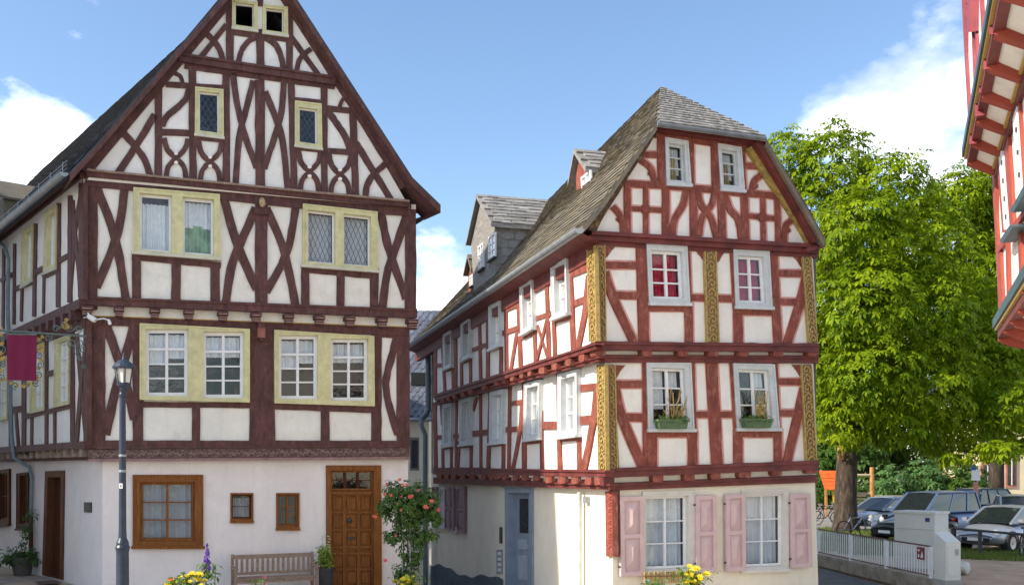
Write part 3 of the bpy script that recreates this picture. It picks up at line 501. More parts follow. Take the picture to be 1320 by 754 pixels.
sbeam(S2, 'sill_beam', zA-.18, zA+.02, -.3, .07); sbeam(S1, 'wall_plate', zA-.55, zA-.36, -.1, .05); sbeam(S1, 'sill_beam', zB-.1, zB+.06, -.3, .08); sbeam(SG, 'soffit_board', zB-.34, zB-.26, -.3, .14); sbeam(S2, 'wall_plate', zP-.08, zP+.3, -.2, .06)
for i in range(14):
    u = .35+i*.62
    mesh('corbel', *prism(S1, [(u-.1, zA-.17), (u+.1, zA-.17), (u+.1, zA-.38), (u-.1, zA-.38)], -.1, .26), M_TB, LH)
    mesh('joist_end', *prism(SG, [(u-.09, zB-.1), (u+.09, zB-.1), (u+.09, zB-.27), (u-.09, zB-.27)], -.1, .36), mat('joist_worn', (.42, .33, .27), .8, .3, 6, .4, col2=(.15, .09, .07)), LH)
# --- remaining walls and roof
ux = LF.uz(526, 600, 0)[0]; uL = LF.uz(132, 600, 0)[0]; zE = LF.uz(536, 268, o2)[1]
pr = LF.P(ux, 0, 0); d3 = Vector((dS.x, dS.y, 0))
mesh('back_wall', [pr+Vector((0, 0, -.5)), pr+Vector((0, 0, zE)), pr+d3*LS+Vector((0, 0, zE)), pr+d3*LS+Vector((0, 0, -.5)), SG.P(LS, -.5), SG.P(LS, zE)], [(0, 1, 2, 3), (3, 2, 5, 4)], M_PW, LH)
for pts in ([(340.6, -66), (121, 189), (90, 222)], [(340.6, -66), (532, 229), (568, 264)]):
    fr = [LF.at(*p, o3+.34) for p in pts]; up = Vector((0, 0, .05)); n = len(fr); nf3 = Vector((nF.x, nF.y, 0)); bk = [p-nf3*.34+d3*.5 for p in fr]
    v = fr+bk+[p-up for p in fr]+[p-up for p in bk]; f = []
    for i in range(n-1): f += [(i, i+1, n+i+1, n+i), (i, i+1, 2*n+i+1, 2*n+i)]
    mesh('verge_slates', v, f+[(n-1, 2*n-1, 4*n-1, 3*n-1)], M_SLATE, LH)
    v = [p-up for p in fr]+[p-up for p in bk]+[p-up*4+(p-fr[0])*.0 for p in fr]+[p-up*4 for p in bk]; f = []
    for i in range(n-1): f += [(2*n+i, 2*n+i+1, 3*n+i+1, 3*n+i), (i, i+1, 2*n+i+1, 2*n+i)]
    mesh('verge_board', v, f+[(n-1, 2*n-1, 4*n-1, 3*n-1)], M_TB, LH)
AP = LF.at(340.6, -66, o3+.34); EL = LF.at(90, 222, o3+.34); ML = LF.at(121, 189, o3+.34); ER = LF.at(568, 264, o3+.34); MR = LF.at(532, 229, o3+.34)
def slates(name, par, A, B, C, Dd, rows, cols, m, thick=.02, jit=.15, kind='stuff', round_=False):
    """courses of overlapping slates on the patch A(top start) B(top end) C(bottom end) D(bottom start)"""
    mb = MB(); A, B, C, Dd = map(Vector, (A, B, C, Dd)); nrm = (B-A).cross(Dd-A).normalized()
    if nrm.z < 0: nrm = -nrm
    for r in range(rows):
        t0, t1 = r/rows-.25/rows, (r+1)/rows
        for c in range(cols):
            o = (.5 if r % 2 else 0)+random.uniform(-jit, jit)*.5; s0, s1 = max(0, (c+o)/cols), min(1, (c+o+1)/cols*1)
            if s1-s0 < .2/cols: continue
            P = lambda s, t: (A*(1-s)+B*s)*(1-t)+(Dd*(1-s)+C*s)*t
            j = random.uniform(0, thick*.6); tb_ = min(1.0, t1+random.uniform(-.1, .1)/rows)
            mb.add([P(s0, max(0, t0)), P(s1, max(0, t0)), P(s1, tb_)+nrm*(thick+j), P(s0, tb_)+nrm*(thick+j), P(s1, tb_)-nrm*.01, P(s0, tb_)-nrm*.01], [(0, 1, 2, 3), (3, 2, 4, 5), (1, 4, 2), (0, 3, 5)])
    return mb.build(name, m, par, kind=kind)
lo = Vector((0, 0, -.48)); st = d3*.75
A, B = AP+st+lo, AP+d3*(LS+1)+lo; Cc, Dd = EL+d3*(LS+1), EL+d3*.12
mesh('roof', [A, B, Cc, Dd, ER+d3*(LS+1), ER+d3*.3, Cc-Vector((0, 0, .12)), Dd-Vector((0, 0, .12))], [(0, 1, 2, 3), (0, 1, 4, 5), (3, 2, 6, 7)], M_SLATE, LH)
slates('roof_slate', LH, A+Vector((0, 0, .03)), B+Vector((0, 0, .03)), Cc+Vector((0, 0, .03)), Dd+Vector((0, 0, .03)), 26, 60, M_SLATE)
mesh('eave_soffit', [EL-Vector((0, 0, .13)), EL+d3*(LS+1)-Vector((0, 0, .13)), S2.P(LS+1, zP+.05, 0), S2.P(-.2, zP+.05, 0)], [(0, 1, 2, 3)], M_TB, LH)
mesh('eave_soffit', [ER-Vector((0, 0, .12)), ER+d3*6-Vector((0, 0, .12)), LF.at(536, 290, o2)+d3*6, LF.at(536, 290, o2)], [(0, 1, 2, 3)], M_TB, LH)
mb = MB(); g0 = EL+Vector((-.06, -.03, -.02)); prof = [(math.cos(a)*.085, math.sin(a)*.085) for a in np.linspace(math.pi, 2*math.pi, 9)]
nn = Vector((nS.x, nS.y, 0)); v = [g0+nn*(.04+x)+Vector((0, 0, z)) for x, z in prof]+[g0+d3*(LS+1)+nn*(.04+x)+Vector((0, 0, z)) for x, z in prof]
mb.add(v, [(i, i+1, 10+i, 9+i) for i in range(8)]+[tuple(range(9))]); mb.build('gutter', M_ZINC, LH)
for i in range(10):
    q = EL+d3*(.8+i*1.0)+Vector((0, 0, .04)); up = (A-Dd).normalized()
    MB().tube([q+up*.1, q+up*.12+Vector((0, 0, .28))], .012, 5).build('snow_guard_post', M_ZINC, LH)
mb = MB()
for h in (.12, .2, .28): mb.tube([EL+d3*.5+(A-Dd).normalized()*.12+Vector((0, 0, h)), EL+d3*14+(A-Dd).normalized()*.12+Vector((0, 0, h))], .01, 5)
mb.build('snow_guard', M_ZINC, LH)
mb = MB(); q0 = SG.at(41, 612, .1); q0.z = 0
pp = S2.at(3, 318, .12); mb.tube([S2.at(0, 312, .12), S2.at(7, 320, .12), S2.at(11, 335, .1), S2.at(10, 395, .1), S1.at(15, 560, .12), S1.at(18, 590, .1), SG.at(38, 602, .1), SG.at(41, 615, .08), SG.at(40, 665, .08)], .05, 10); mb.build('downpipe', M_PIPE, LH)
mb = MB(); mb.tube([SG.at(40, 665, .08), SG.at(40, 728, .08)], .055, 10); mb.build('downpipe_foot', mat('rust_iron', (.10, .04, .025), .8, .2, 9, .2), LH)
# small slate dormer on the lane roof
dmo = EL+d3*9+(A-Dd)*.12
def dormer_box(par, c, ux_, uy_, w, d, h, hr, mw, mr, name='dormer'):
    """walls and pitched roof; c front bottom centre, ux_ along the front, uy_ into the roof"""
    c = Vector(c); Z = Vector((0, 0, 1)); a, b = c-ux_*w/2, c+ux_*w/2
    o = mesh(name, [a, b, b+Z*h, a+Z*h, c+Z*(h+hr), a+uy_*d, b+uy_*d, b+uy_*d+Z*h, a+uy_*d+Z*h], [(0, 1, 2, 4, 3), (0, 3, 8, 5), (1, 6, 7, 2)], mw, par)
    e = .12; l, r_ = a-ux_*e+Z*(h-.08)-uy_*e, b+ux_*e+Z*(h-.08)-uy_*e; t = c+Z*(h+hr+.06)-uy_*e; k = uy_*(d+e); dz = Z*-.06
    mesh('dormer_roof', [l, t, r_, l+k, t+k, r_+k, l+dz, t+dz, r_+dz, l+k+dz, t+k+dz, r_+k+dz], [(0, 1, 4, 3), (1, 2, 5, 4), (6, 7, 10, 9), (7, 8, 11, 10), (0, 1, 7, 6), (1, 2, 8, 7), (0, 3, 9, 6), (2, 5, 11, 8)], mr, par if False else o)
    return o
inw = Vector((-nS.x, -nS.y, 0))
dormer_box(LH, dmo+Vector((0, 0, -.2)), d3, inw, 1.5, 2.5, 1.0, .5, M_SLATEM, M_SLATEM)

# ============================================================ RIGHT HOUSE (red frame, hipped gable)
dA = Vector((4000-CX, F)).normalized(); nA = Vector((dA.y, -dA.x))
pA = unp(783, 603, 18.6); RF = Plane((pA.x, pA.y), dA, nA)
dB = Vector((297-CX, F)).normalized(); nB = Vector((-dB.y, dB.x))
q0, q1, q2, q3 = 0, .10, .22, .26
k0 = RF.at(790, 603, q0); RH = empty('red_timber_house', (k0.x, k0.y, 0), 'half-timbered house with red beams, gilded carved posts, hipped mossy roof and pink shutters', 'house')
k1 = RF.at(779.5, 603, q1); k2 = RF.at(766.5, 603, q2)
BG = Plane((k0.x, k0.y), dB, nB); B1 = Plane((k1.x, k1.y), dB, nB); B2 = Plane((k2.x, k2.y), dB, nB)
bd3, bd2, bd1 = MB(), MB(), MB(); bs2, bs1 = MB(), MB()
def RT(kind, pts, w, off, proud=.03, m=M_TR, bd=None): return timber(RH, RF, off, kind, pts, w, m, proud, border=bd)
# --- gable
for k, p, w in [('timber_post', [(852.5, 160), (853, 242)], 9), ('timber_post', [(891, 168), (892, 244)], 6.5), ('timber_post', [(921.5, 172), (923, 248)], 9), ('timber_post', [(957, 178), (959, 252)], 6.5), ('timber_rail', [(829, 199.5), (850, 199.5)], 7), ('timber_rail', [(958, 213.5), (980, 214.5)], 7),
                ('timber_arch', [(826, 206), (839.5, 218), (845, 238)], 7), ('timber_arch', [(984, 224), (973, 233), (969, 249)], 7), ('timber_rail', [(806, 236.6), (860, 239.5)], 8), ('timber_rail', [(858, 240), (928, 245)], 8), ('timber_rail', [(925, 246), (1003, 252.5)], 8),
                ('timber_post', [(809, 238), (809.5, 300)], 8), ('timber_post', [(858.5, 238), (859, 304)], 9), ('timber_post', [(894, 240), (895, 306)], 9), ('timber_post', [(930, 244), (931.5, 308)], 9), ('timber_post', [(960, 248), (961.5, 310)], 9), ('timber_post', [(1002, 250), (1004, 314)], 7),
                ('timber_cross', [(833, 240), (833, 302)], 6), ('timber_cross', [(812, 268.5), (856, 271)], 6), ('timber_cross', [(983.5, 252), (984.5, 312)], 6), ('timber_cross', [(964, 278), (1001, 282)], 6),
                ('timber_brace', [(885, 246), (880.6, 264.5), (870, 283), (867, 304)], 8), ('timber_brace', [(900.5, 246), (904.5, 264.5), (916.5, 280), (924, 306)], 7), ('timber_brace', [(921.7, 248), (917.7, 264.5), (905.8, 280), (901.5, 304)], 7), ('timber_brace', [(934, 249), (941.6, 270), (952, 283), (956.5, 308)], 8),
                ('timber_arch', [(790, 266), (801, 280), (804, 300)], 7), ('timber_arch', [(1020, 284), (1013, 292), (1010.6, 314)], 7), ('top_plate', [(846, 170), (965, 187)], 15)]: RT(k, p, w, q3, bd=bd3)
ornament(RH, RF, q3, 833, 269.5, 11, M_TR); ornament(RH, RF, q3, 984, 280, 11, M_TR)
sp = MB()
for (x, y, r) in [(838, 224, 4), (846, 231, 3), (797, 283, 4), (800, 277, 3), (975, 240, 4), (1017, 297, 4), (883, 258, 3.5), (877, 270, 3.5), (871, 279, 3.5), (945, 272, 3.5), (951, 289, 3.5), (909, 270, 3), (914, 270, 3), (903, 259, 3), (919, 259, 3)]:
    sp.add(*poly3(RF, [(x+r*math.cos(a)*(1 if k % 2 else .5), y+r*math.sin(a)*(1 if k % 2 else .5)) for k, a in enumerate(np.linspace(0, 6.28, 13)[:-1])], q3-.02, q3+.022))
sp.build('brace_cusps', M_TR, RH, kind='stuff')
for q, o, lb in [([(857, 177), (887, 182), (891, 238.5), (859, 236.5)], [(862.5, 184), (882.5, 187), (884.5, 234), (864, 232.5)], 'left gable window'), ([(925, 185), (955.5, 190), (960, 246), (929, 243.5)], [(930.5, 192), (950.5, 195), (953.5, 240.5), (933, 238.5)], 'right gable window')]:
    window(RH, RF, q3, 'R3', q, [o], M_GREYW, M_GREYW, 1, (0, .33, .66, 1), .035, .02, sill=.05, curt=[[(0, 0, 1, .8, M_CURT), (.25, .3, .85, 1, mat('curtain_ochre', (.55, .38, .12), .9, .3, 5, 0))]], label=lb)
# --- floor band
RT('wall_plate', [(757, 312), (1055, 329)], 7, q2, .04, M_TRD); RT('plate_moulding', [(760, 305), (1056, 322.5)], 8, q2, .12, M_TRD); RT('plate_moulding', [(763, 299.5), (1057, 317)], 5, q2, .18, M_TRD)
# --- second floor
for k, p, w in [('timber_post', [(827, 312), (830.5, 442)], 13), ('timber_post', [(888, 390), (888.5, 442)], 10), ('timber_post', [(887.5, 318), (890, 392)], 4), ('timber_post', [(951.5, 396), (952, 444)], 11.5), ('timber_post', [(944, 320), (948, 398)], 4.5), ('timber_post', [(997, 324), (1003.5, 444)], 10.5),
                ('timber_rail', [(778, 341.5), (822, 342)], 9), ('timber_rail', [(789, 380), (827, 381)], 9), ('timber_rail', [(889, 383), (911, 384)], 8), ('timber_rail', [(923, 384.5), (947, 385)], 8), ('timber_rail', [(830, 396), (890, 396.5)], 9), ('timber_rail', [(948, 401.5), (1000, 402.5)], 8), ('timber_rail', [(1000, 352), (1038, 352.6)], 8), ('timber_rail', [(1002, 388.5), (1034, 389)], 8),
                ('timber_brace', [(780, 350), (791.5, 385), (818, 442)], 10.5), ('timber_brace', [(1040, 356), (1031, 393), (1015, 443)], 10.5)]: RT(k, p, w, q2, bd=bd2)
def carved(pl, off, pts, w, name='carved_post', par=RH, m=M_CARV):
    o = timber(par, pl, off, name, pts, w, m, .06); mb = MB(); (x0, y0), (x1, y1) = pts[0], pts[-1]; n = int((y1-y0)/11); ww = w if not isinstance(w, tuple) else sum(w)/2
    for i in range(n):
        t = (i+.5)/n; x = x0+(x1-x0)*t; y = y0+(y1-y0)*t; s = 1 if i % 2 else -1; r = ww*.27
        for arc, rr in (([(x-s*r, y+5), (x-s*r*1.1, y), (x, y-4), (x+s*r, y-1), (x+s*r*.6, y+3), (x-s*r*.1, y+2.2), (x, y)], 1.5), ([(x+s*r*1.1, y+4), (x+s*r*.9, y+6.5), (x-s*r*.4, y+6)], 1.2)):
            L, Rr = strip_px(arc, max(.8, rr*min(1, ww/12))); mb.add(*strip3(pl, L, Rr, off, off+.085))
    for e in (-.46, .46):
        L, Rr = strip_px([(x0+e*ww, y0), (x1+e*ww, y1)], ww*.12); mb.add(*strip3(pl, L, Rr, off, off+.08))
    mb.build('carved_scrolls', mat('gilt_scroll', (.44, .315, .10), .5, .2, 16, .3, dirt=((.30, .13, .05), 12, .56, .66)), o); return o
carved(RF, q2, [(773.5, 316), (775, 440)], 13.5); carved(RF, q2, [(916, 324), (920, 441)], 15.5); carved(RF, q2, [(1040.5, 331), (1049, 442)], 11)
for p in ([(780, 318), (793, 318.5), (788, 324), (783, 331), (780, 333)], [(897, 322), (908, 323), (908, 338), (904, 331), (900, 327)], [(924, 324), (934, 325), (930, 331), (927, 337), (924, 339)], [(1035, 331), (1023, 330.5), (1028, 336), (1033, 344), (1035, 346)]): mesh('spandrel', *poly3(RF, p, q2-.03, q2+.025), M_TR, RH)
cr_ = [(0, 0, 1, 1, M_CURR)]
window(RH, RF, q2, 'R2', [(833, 314), (885.5, 317), (889.5, 391.5), (836.6, 390.5)], [[(839.5, 322), (879.5, 324.5), (882.5, 385.5), (842, 384.5)]], M_GREYW, M_WHT, 2, (0, .36, .68, 1), .05, .028, sill=.06, curt=[cr_], glass=G_CLR, label='window with crimson curtains nearest the carved corner post')
window(RH, RF, q2, 'R2', [(945, 321.5), (991.5, 324), (995.5, 396.5), (948, 395)], [[(951, 329), (985, 331), (988.5, 390.5), (953.5, 389.5)]], M_GREYW, M_WHT, 2, (0, .36, .68, 1), .05, .028, sill=.06, curt=[cr_], glass=G_CLR, label='window with crimson curtains towards the tree')
# --- jetty
def jetty(pl, off, lower, top, bot, strip, plate, brs, hb, bh, m=M_TRD, mb_=M_TR):
    timber(RH, pl, off, 'sill_beam', top, hb, m, .08); (a, b), (c, d) = top
    timber(RH, pl, off, 'sill_moulding', [(a, b-hb*.3), (c, d-hb*.3)], hb*.28, m, .12); timber(RH, pl, lower, 'jetty_infill', strip, bh, M_PL, .012); timber(RH, pl, lower, 'wall_plate', plate, bh, m, .06); (e, f), (g, h) = plate
    timber(RH, pl, lower, 'plate_moulding', [(e, f-bh*.25), (g, h-bh*.25)], bh*.3, m, .10)
    for x, y, hw, hh in brs:
        mesh('joist_end', *poly3(pl, [(x-hw, y-hh), (x+hw, y-hh), (x+hw, y+hh*.5), (x+hw*.8, y+hh), (x-hw*.8, y+hh), (x-hw, y+hh*.5)], lower-.05, off+.07), mb_, RH)
jetty(RF, q2, q1, [(766, 445.5), (1056, 448)], 0, [(772, 455), (1054, 456)], [(770, 462), (1055.5, 463)], [(x, 454, 6.4, 5) for x in (774, 834, 880.5, 920, 959, 1003.5, 1048.5)], 11, 10)
# --- first floor
for k, p, w in [('timber_post', [(832, 464), (833, 602)], 7), ('timber_post', [(841, 554), (841, 602)], 12), ('timber_post', [(893, 556), (893.5, 602)], 12), ('timber_post', [(893, 466), (896, 558)], 4.5), ('timber_post', [(917.5, 464), (925, 602)], 14.5), ('timber_post', [(943.5, 466), (949, 556)], 5), ('timber_post', [(951.5, 553), (952, 602)], 11), ('timber_post', [(1000, 466), (1004.5, 556)], 4.5), ('timber_post', [(1003, 552), (1003.5, 600)], 10),
                ('timber_rail', [(791, 495), (833, 495)], 9), ('timber_rail', [(800, 538), (835, 538)], 10), ('timber_rail', [(894, 534), (919, 534)], 8), ('timber_rail', [(925, 534), (948, 534)], 8), ('timber_rail', [(834, 559), (898, 559)], 8), ('timber_rail', [(949, 559), (1006, 559)], 8), ('timber_rail', [(1000, 492), (1036, 492)], 8), ('timber_rail', [(1003, 532), (1031, 532)], 8),
                ('timber_brace', [(792, 498), (803, 540.5), (830, 604)], 12), ('timber_brace', [(1037, 500), (1026, 548), (1014, 598)], 10.5)]: RT(k, p, w, q1, bd=bd1)
carved(RF, q1, [(785.5, 470), (789, 606)], (12.5, 19)); carved(RF, q1, [(1040, 470), (1047, 598)], 13.5)
for p in ([(791, 470), (806, 471), (800, 478), (795, 487), (791, 490)], [(1033, 470), (1021, 470), (1026, 476), (1031, 484), (1033, 487)]): mesh('spandrel', *poly3(RF, p, q1-.03, q1+.025), M_TR, RH)
M_STRAW = mat('dried_straw', (.58, .40, .13), .9, .3, 20, 0)
W1 = window(RH, RF, q1, 'R1', [(833, 465.5), (890.7, 467.5), (895, 553.5), (835.3, 553.5)], [[(840, 473.5), (883, 475), (886.5, 546), (842, 546)]], M_GREYW, M_WHT, 2, (0, .34, .67, 1), .05, .028, sill=.06, curt=[[(0, 0, .45, .75, M_CURT), (.6, 0, .95, .32, M_CURT)]], label='window with tied white curtain and dried straw', dark=True)
W2 = window(RH, RF, q1, 'R1', [(945, 468), (998.4, 469.5), (1005, 552.5), (950, 552.5)], [[(952, 475.5), (991.5, 477), (996.5, 546), (956, 546)]], M_GREYW, M_WHT, 2, (0, .34, .67, 1), .05, .028, sill=.06, curt=[[(.55, 0, 1, .3, M_CURT)]], label='window with flower box towards the tree', dark=True)
jetty(RF, q1, q0, [(778.6, 609.5), (1055.5, 599)], 0, [(790, 618.5), (1052, 607.5)], [(790, 627), (1053, 616.5)], [(848.5, 616, 6.8, 5.2), (889, 614.5, 6.6, 5), (923, 612.5, 6, 5), (960.5, 610.5, 7.7, 5.2), (1002, 608, 6.3, 5), (1047, 605.5, 7, 4.8)], 12, 10)
RT('joist_end', [(785, 611), (785, 626)], 14, q1, .09, M_TRD)
BOXP = []
# flower boxes on the sills stand loose
for (x0, x1, y0, y1, lb) in [(848, 886, 542, 552.5, 'green flower box with dried straw on the sill beside the carved corner'), (959, 994, 541, 551, 'green flower box on the sill towards the tree')]:
    c = RF.at((x0+x1)/2, y1, q1+.2); fb = empty('flower_box', c, lb, 'flower box', 'flower boxes on the first floor sills')
    a, b = RF.uz(x0, y0, q1+.2), RF.uz(x1, y1, q1+.2); gm = mat('box_green', (.10, .17, .075), .6, .2, 5, .1)
    mesh('trough', *prism(RF, [(a[0], a[1]), (b[0], a[1]), (b[0]-.03, b[1]), (a[0]+.03, b[1])], q1+.075, q1+.24), gm, fb)
    mesh('rim', *prism(RF, [(a[0]-.02, a[1]+.03), (b[0]+.02, a[1]+.03), (b[0]+.02, a[1]-.02), (a[0]-.02, a[1]-.02)], q1+.07, q1+.26), gm, fb)
    tb = MB(); rr = random.Random(int(x0))
    for i in range(38):
        u = rr.uniform(a[0]+.22, b[0]-.05) if x0 < 900 else rr.uniform((a[0]+b[0])/2, b[0]-.1); hgt = rr.uniform(.25, .65) if rr.random() < .5 else rr.uniform(.08, .3); du = rr.uniform(-.12, .12)
        p = [RF.P(u, a[1]-.03, q1+.15), RF.P(u+du*.4, a[1]+hgt*.6, q1+.15+rr.uniform(-.05, .06)), RF.P(u+du, a[1]+hgt, q1+.15+rr.uniform(-.06, .1))]; tb.tube(p, [.008, .007, .012], 3)
    tb.build('dried_stems', M_STRAW, fb, kind='stuff'); nq = 40; qp = np.array([list(RF.P(rr.uniform(a[0]+.05, b[0]-.05), a[1]+rr.uniform(0, .1), q1+.16+rr.uniform(-.06, .08))) for _ in range(nq)]); BOXP.append((fb, qp))
# --- ground floor
MSH = M_SHUT
def gwin(quad, glq, lb):
    return window(RH, RF, q0, 'RG', quad, [glq], mat('stone_surround', (.66, .63, .58), .8, .06, 4, .2), M_WHT, 2, (0, .34, .67, 1), .05, .022, proud=.04, depth=.18, recess=.09, sill=.06, curt=[[(0, 0, 1, .36, M_CURT), (0, .36, 1, 1, mat('net_curtain', (.58, .62, .66), .9, .1, 3, 0))]], label=lb)
gwin([(828, 634), (896, 632), (896, 737), (829, 739)], [(832.5, 639.5), (888, 638), (888.5, 732), (833, 734)], 'ground floor window beside the carved corner')
gwin([(955.5, 632), (1016, 630), (1016.5, 733), (956, 735)], [(960, 637), (1011, 635.5), (1011.5, 729), (960.5, 731)], 'ground floor window towards the tree')
def shutter(par, pl, quad, w0, m, name='shutter'):
    Q = [pl.uz(*p, w0+.05) for p in quad]; o = mesh(name, *prism(pl, Q, w0, w0+.035), m, par); mb = MB()
    ring(mb, pl, Q, .085, w0+.03, w0+.075); mb.add(*prism(pl, sub(Q, .05, .475, .95, .525), w0+.03, w0+.074)); mb.build('shutter_frame', m, o)
    for t0, t1 in ((.08, .46), (.54, .92)):
        p = sub(Q, .2, t0, .8, t1); c = lerp2(p, .5, .5); c0, c1 = lerp2(p, .5, .3), lerp2(p, .5, .7)
        mesh('shutter_panel', [pl.P(*x, w0+.036) for x in p]+[pl.P(*c0, w0+.095), pl.P(*c1, w0+.095)], [(0, 1, 4), (1, 2, 5, 4), (2, 3, 5), (3, 0, 4, 5)], m, o)
    for t in (.12, .88): mesh('hinge', *prism(pl, sub(Q, -.1, t-.012, .12, t+.012), w0+.05, w0+.062), M_IRON, o)
    return o
for q in ([(799, 640), (829.5, 639), (830, 741), (800, 742.5)], [(896.5, 638.5), (923, 637.5), (924, 736), (897, 737.5)], [(935, 637), (960, 636), (961, 735), (936, 736.5)], [(1018.5, 636.5), (1044, 635.5), (1046.5, 730), (1020, 731.5)]): shutter(RH, RF, q, .045, MSH)
carved_red = timber(RH, RF, q0, 'carved_corner_bracket', [(794, 630), (794, 717)], 10, M_TRD, .05)
# --- front walls
for key, nm, off, pts, m in [('R3', 'gable_wall', q3, [(846, 165), (970, 184), (1052, 318), (764, 304)], M_PW), ('R2', 'plaster_wall', q2, [(766.5, 302), (1047, 320), (1054.5, 445), (767, 445)], M_PW), ('R1', 'plaster_wall', q1, [(779.5, 458), (1048, 460), (1054, 600), (780, 610)], M_PW), ('RG', 'ground_wall', q0, [(790, 618), (1050, 607), (1056, 790), (790, 800)], M_YEL)]:
    wall_holes(nm, RF, [RF.uz(*p, off) for p in pts], HOLES.get(key, []), off, m, RH)
for b, n in ((bd3, 3), (bd2, 2), (bd1, 1)): b.build('painted_edge_line', M_PKL, RH)
# --- side to the alley
def RS(pl, kind, pts, w, bd, proud=.03, m=M_TR): return timber(RH, pl, 0, kind, pts, w, m, proud, border=None)
for k, p, w in [('timber_post', [(560.5, 428), (560.5, 512)], 4), ('timber_post', [(569, 431), (573, 508)], 3), ('timber_post', [(582, 422), (583.5, 505)], 3), ('timber_post', [(586.5, 420), (587, 504)], 3), ('timber_post', [(594, 462), (594.5, 500)], 3), ('timber_post', [(605.7, 409), (606, 497)], 3), ('timber_post', [(617, 402), (619, 492)], 3), ('timber_post', [(628.5, 394), (628, 489)], 4), ('timber_post', [(645, 384), (645, 483)], 3.5), ('timber_post', [(651, 380), (652.5, 480)], 4), ('timber_post', [(667.4, 371), (670.6, 473)], 5),
                ('timber_rail', [(561, 471.5), (571, 470)], 5), ('timber_rail', [(606, 452), (629, 443)], 5), ('timber_rail', [(645, 430.5), (669, 422)], 6), ('timber_rail', [(651, 399), (668, 392)], 6), ('timber_rail', [(571, 478), (583, 475)], 3.5), ('timber_rail', [(594, 468), (606, 463)], 3.5), ('timber_rail', [(629, 453), (645, 447)], 4), ('timber_brace', [(667, 422), (657.7, 478)], 4),
                ('timber_post', [(686.5, 360), (689.7, 468)], 4), ('timber_post', [(703.5, 350), (707, 462)], 4.5), ('timber_post', [(733, 335), (738.5, 453)], 6), ('timber_post', [(713, 410), (714.7, 461)], 4), ('timber_rail', [(689, 411), (712, 403)], 6), ('timber_rail', [(736, 353.5), (757, 345)], 8), ('timber_rail', [(736, 393), (758, 384)], 8), ('timber_rail', [(711, 415), (736, 408.5)], 6), ('timber_rail', [(670, 436), (689, 428)], 5),
                ('timber_brace', [(692, 419), (705, 461)], 2.5), ('timber_brace', [(704, 412), (691.5, 464)], 2.5), ('timber_brace', [(758, 355), (753, 403), (744, 451)], 6.5)]: RS(B2, k, p, w, bs2)
for k, p, w in [('timber_post', [(560, 520), (561, 606)], 4), ('timber_brace', [(568, 521), (569.5, 548)], 2.5), ('timber_post', [(570, 573), (570.5, 606)], 3), ('timber_post', [(582, 518), (581, 606)], 2.5), ('timber_post', [(588, 516), (587, 606)], 2.5), ('timber_post', [(591.4, 568), (589, 606)], 2.5), ('timber_post', [(607.7, 509), (606.3, 606)], 3), ('timber_post', [(618.7, 507), (619.3, 606)], 3), ('timber_post', [(631.6, 504), (628.6, 606)], 4), ('timber_post', [(649.5, 499), (648, 606)], 4), ('timber_post', [(656.5, 498), (655.5, 606)], 4), ('timber_post', [(675, 492), (675, 606)], 5),
                ('timber_brace', [(672, 516), (669.5, 556), (660, 606)], 4), ('timber_brace', [(614, 512), (608.7, 530)], 3), ('timber_rail', [(560, 563.7), (570, 563)], 5), ('timber_rail', [(582, 562), (591, 562)], 6), ('timber_rail', [(607, 559), (631, 556.7)], 7), ('timber_rail', [(650, 553.7), (675, 552.7)], 7), ('timber_rail', [(656, 520.5), (675, 517)], 6), ('timber_rail', [(569, 578), (582, 576)], 3.5), ('timber_rail', [(591, 576), (607, 574)], 3.5), ('timber_rail', [(630, 574), (649, 572)], 4),
                ('timber_post', [(696.5, 487), (698, 607)], 4), ('timber_post', [(720, 563), (721, 607)], 5), ('timber_post', [(718, 482), (719, 560)], 3), ('timber_post', [(745, 476), (746, 607)], 5), ('timber_rail', [(697, 548.5), (720, 547.7)], 10), ('timber_rail', [(745, 500.5), (769, 498)], 9), ('timber_rail', [(745, 542), (771, 539.4)], 11), ('timber_rail', [(719, 567), (746, 565)], 5), ('timber_rail', [(674, 571), (697, 568.5)], 4.5), ('timber_brace', [(769, 500), (763.3, 545.7), (751.5, 607)], 7.5)]: RS(B1, k, p, w, bs1)
carved(B2, 0, [(761, 322), (763.8, 440)], 10); carved(B1, 0, [(773.8, 470), (775.8, 606)], 10)
for key, pl, qs in (('Q2', B2, [[(710, 342), (730, 332), (732, 403), (712, 411)], [(670, 367), (685.5, 359), (687.5, 422), (671.6, 431)], [(630, 395), (644, 387.5), (644.5, 444), (630.5, 451)], [(594, 416), (605, 409.5), (605.5, 459), (594.5, 465)], [(571, 431), (581.5, 425), (582, 471.5), (571.5, 476)]]),
                    ('Q1', B1, [[(719, 482.5), (744, 475.5), (744.4, 560), (719, 563.5)], [(676, 494.5), (696, 489), (695, 564), (674.8, 567)], [(631.7, 505), (649, 501), (648.3, 569.5), (630.8, 571.5)], [(593, 514), (607, 511), (606, 571.5), (592, 573.5)], [(570, 521.5), (582, 519), (581.5, 573.5), (570.3, 575.5)]])):
    for i, q in enumerate(qs):
        mid = lambda s, t: tuple((q[0][k]*(1-s)+q[1][k]*s)*(1-t)+(q[3][k]*(1-s)+q[2][k]*s)*t for k in (0, 1))
        window(RH, pl, 0, key, q, [[mid(.16, .09), mid(.86, .09), mid(.86, .92), mid(.16, .92)]], M_GREYW, M_WHT, 2, (0, .34, .67, 1), .035, .022, sill=.06, dark=True, proud=.10, glass=G_CLR, curt=[[(0, 0, 1, 1, M_CURR)]] if (key == 'Q2' and i < 2) else ([[(0, 0, 1, .45+.1*(i % 3), mat('lace_curtain', (.27, .28, .25), .9, .1, 8, 0))]] if not (i == 3 and key == 'Q2') else None))
LB = 0
def side_len(px): return B1.uz(px, 560, 0)[0]
LB = side_len(558); ZJ2 = RF.uz(767, 445, q2)[1]; ZJ1 = RF.uz(780, 610, q1)[1]
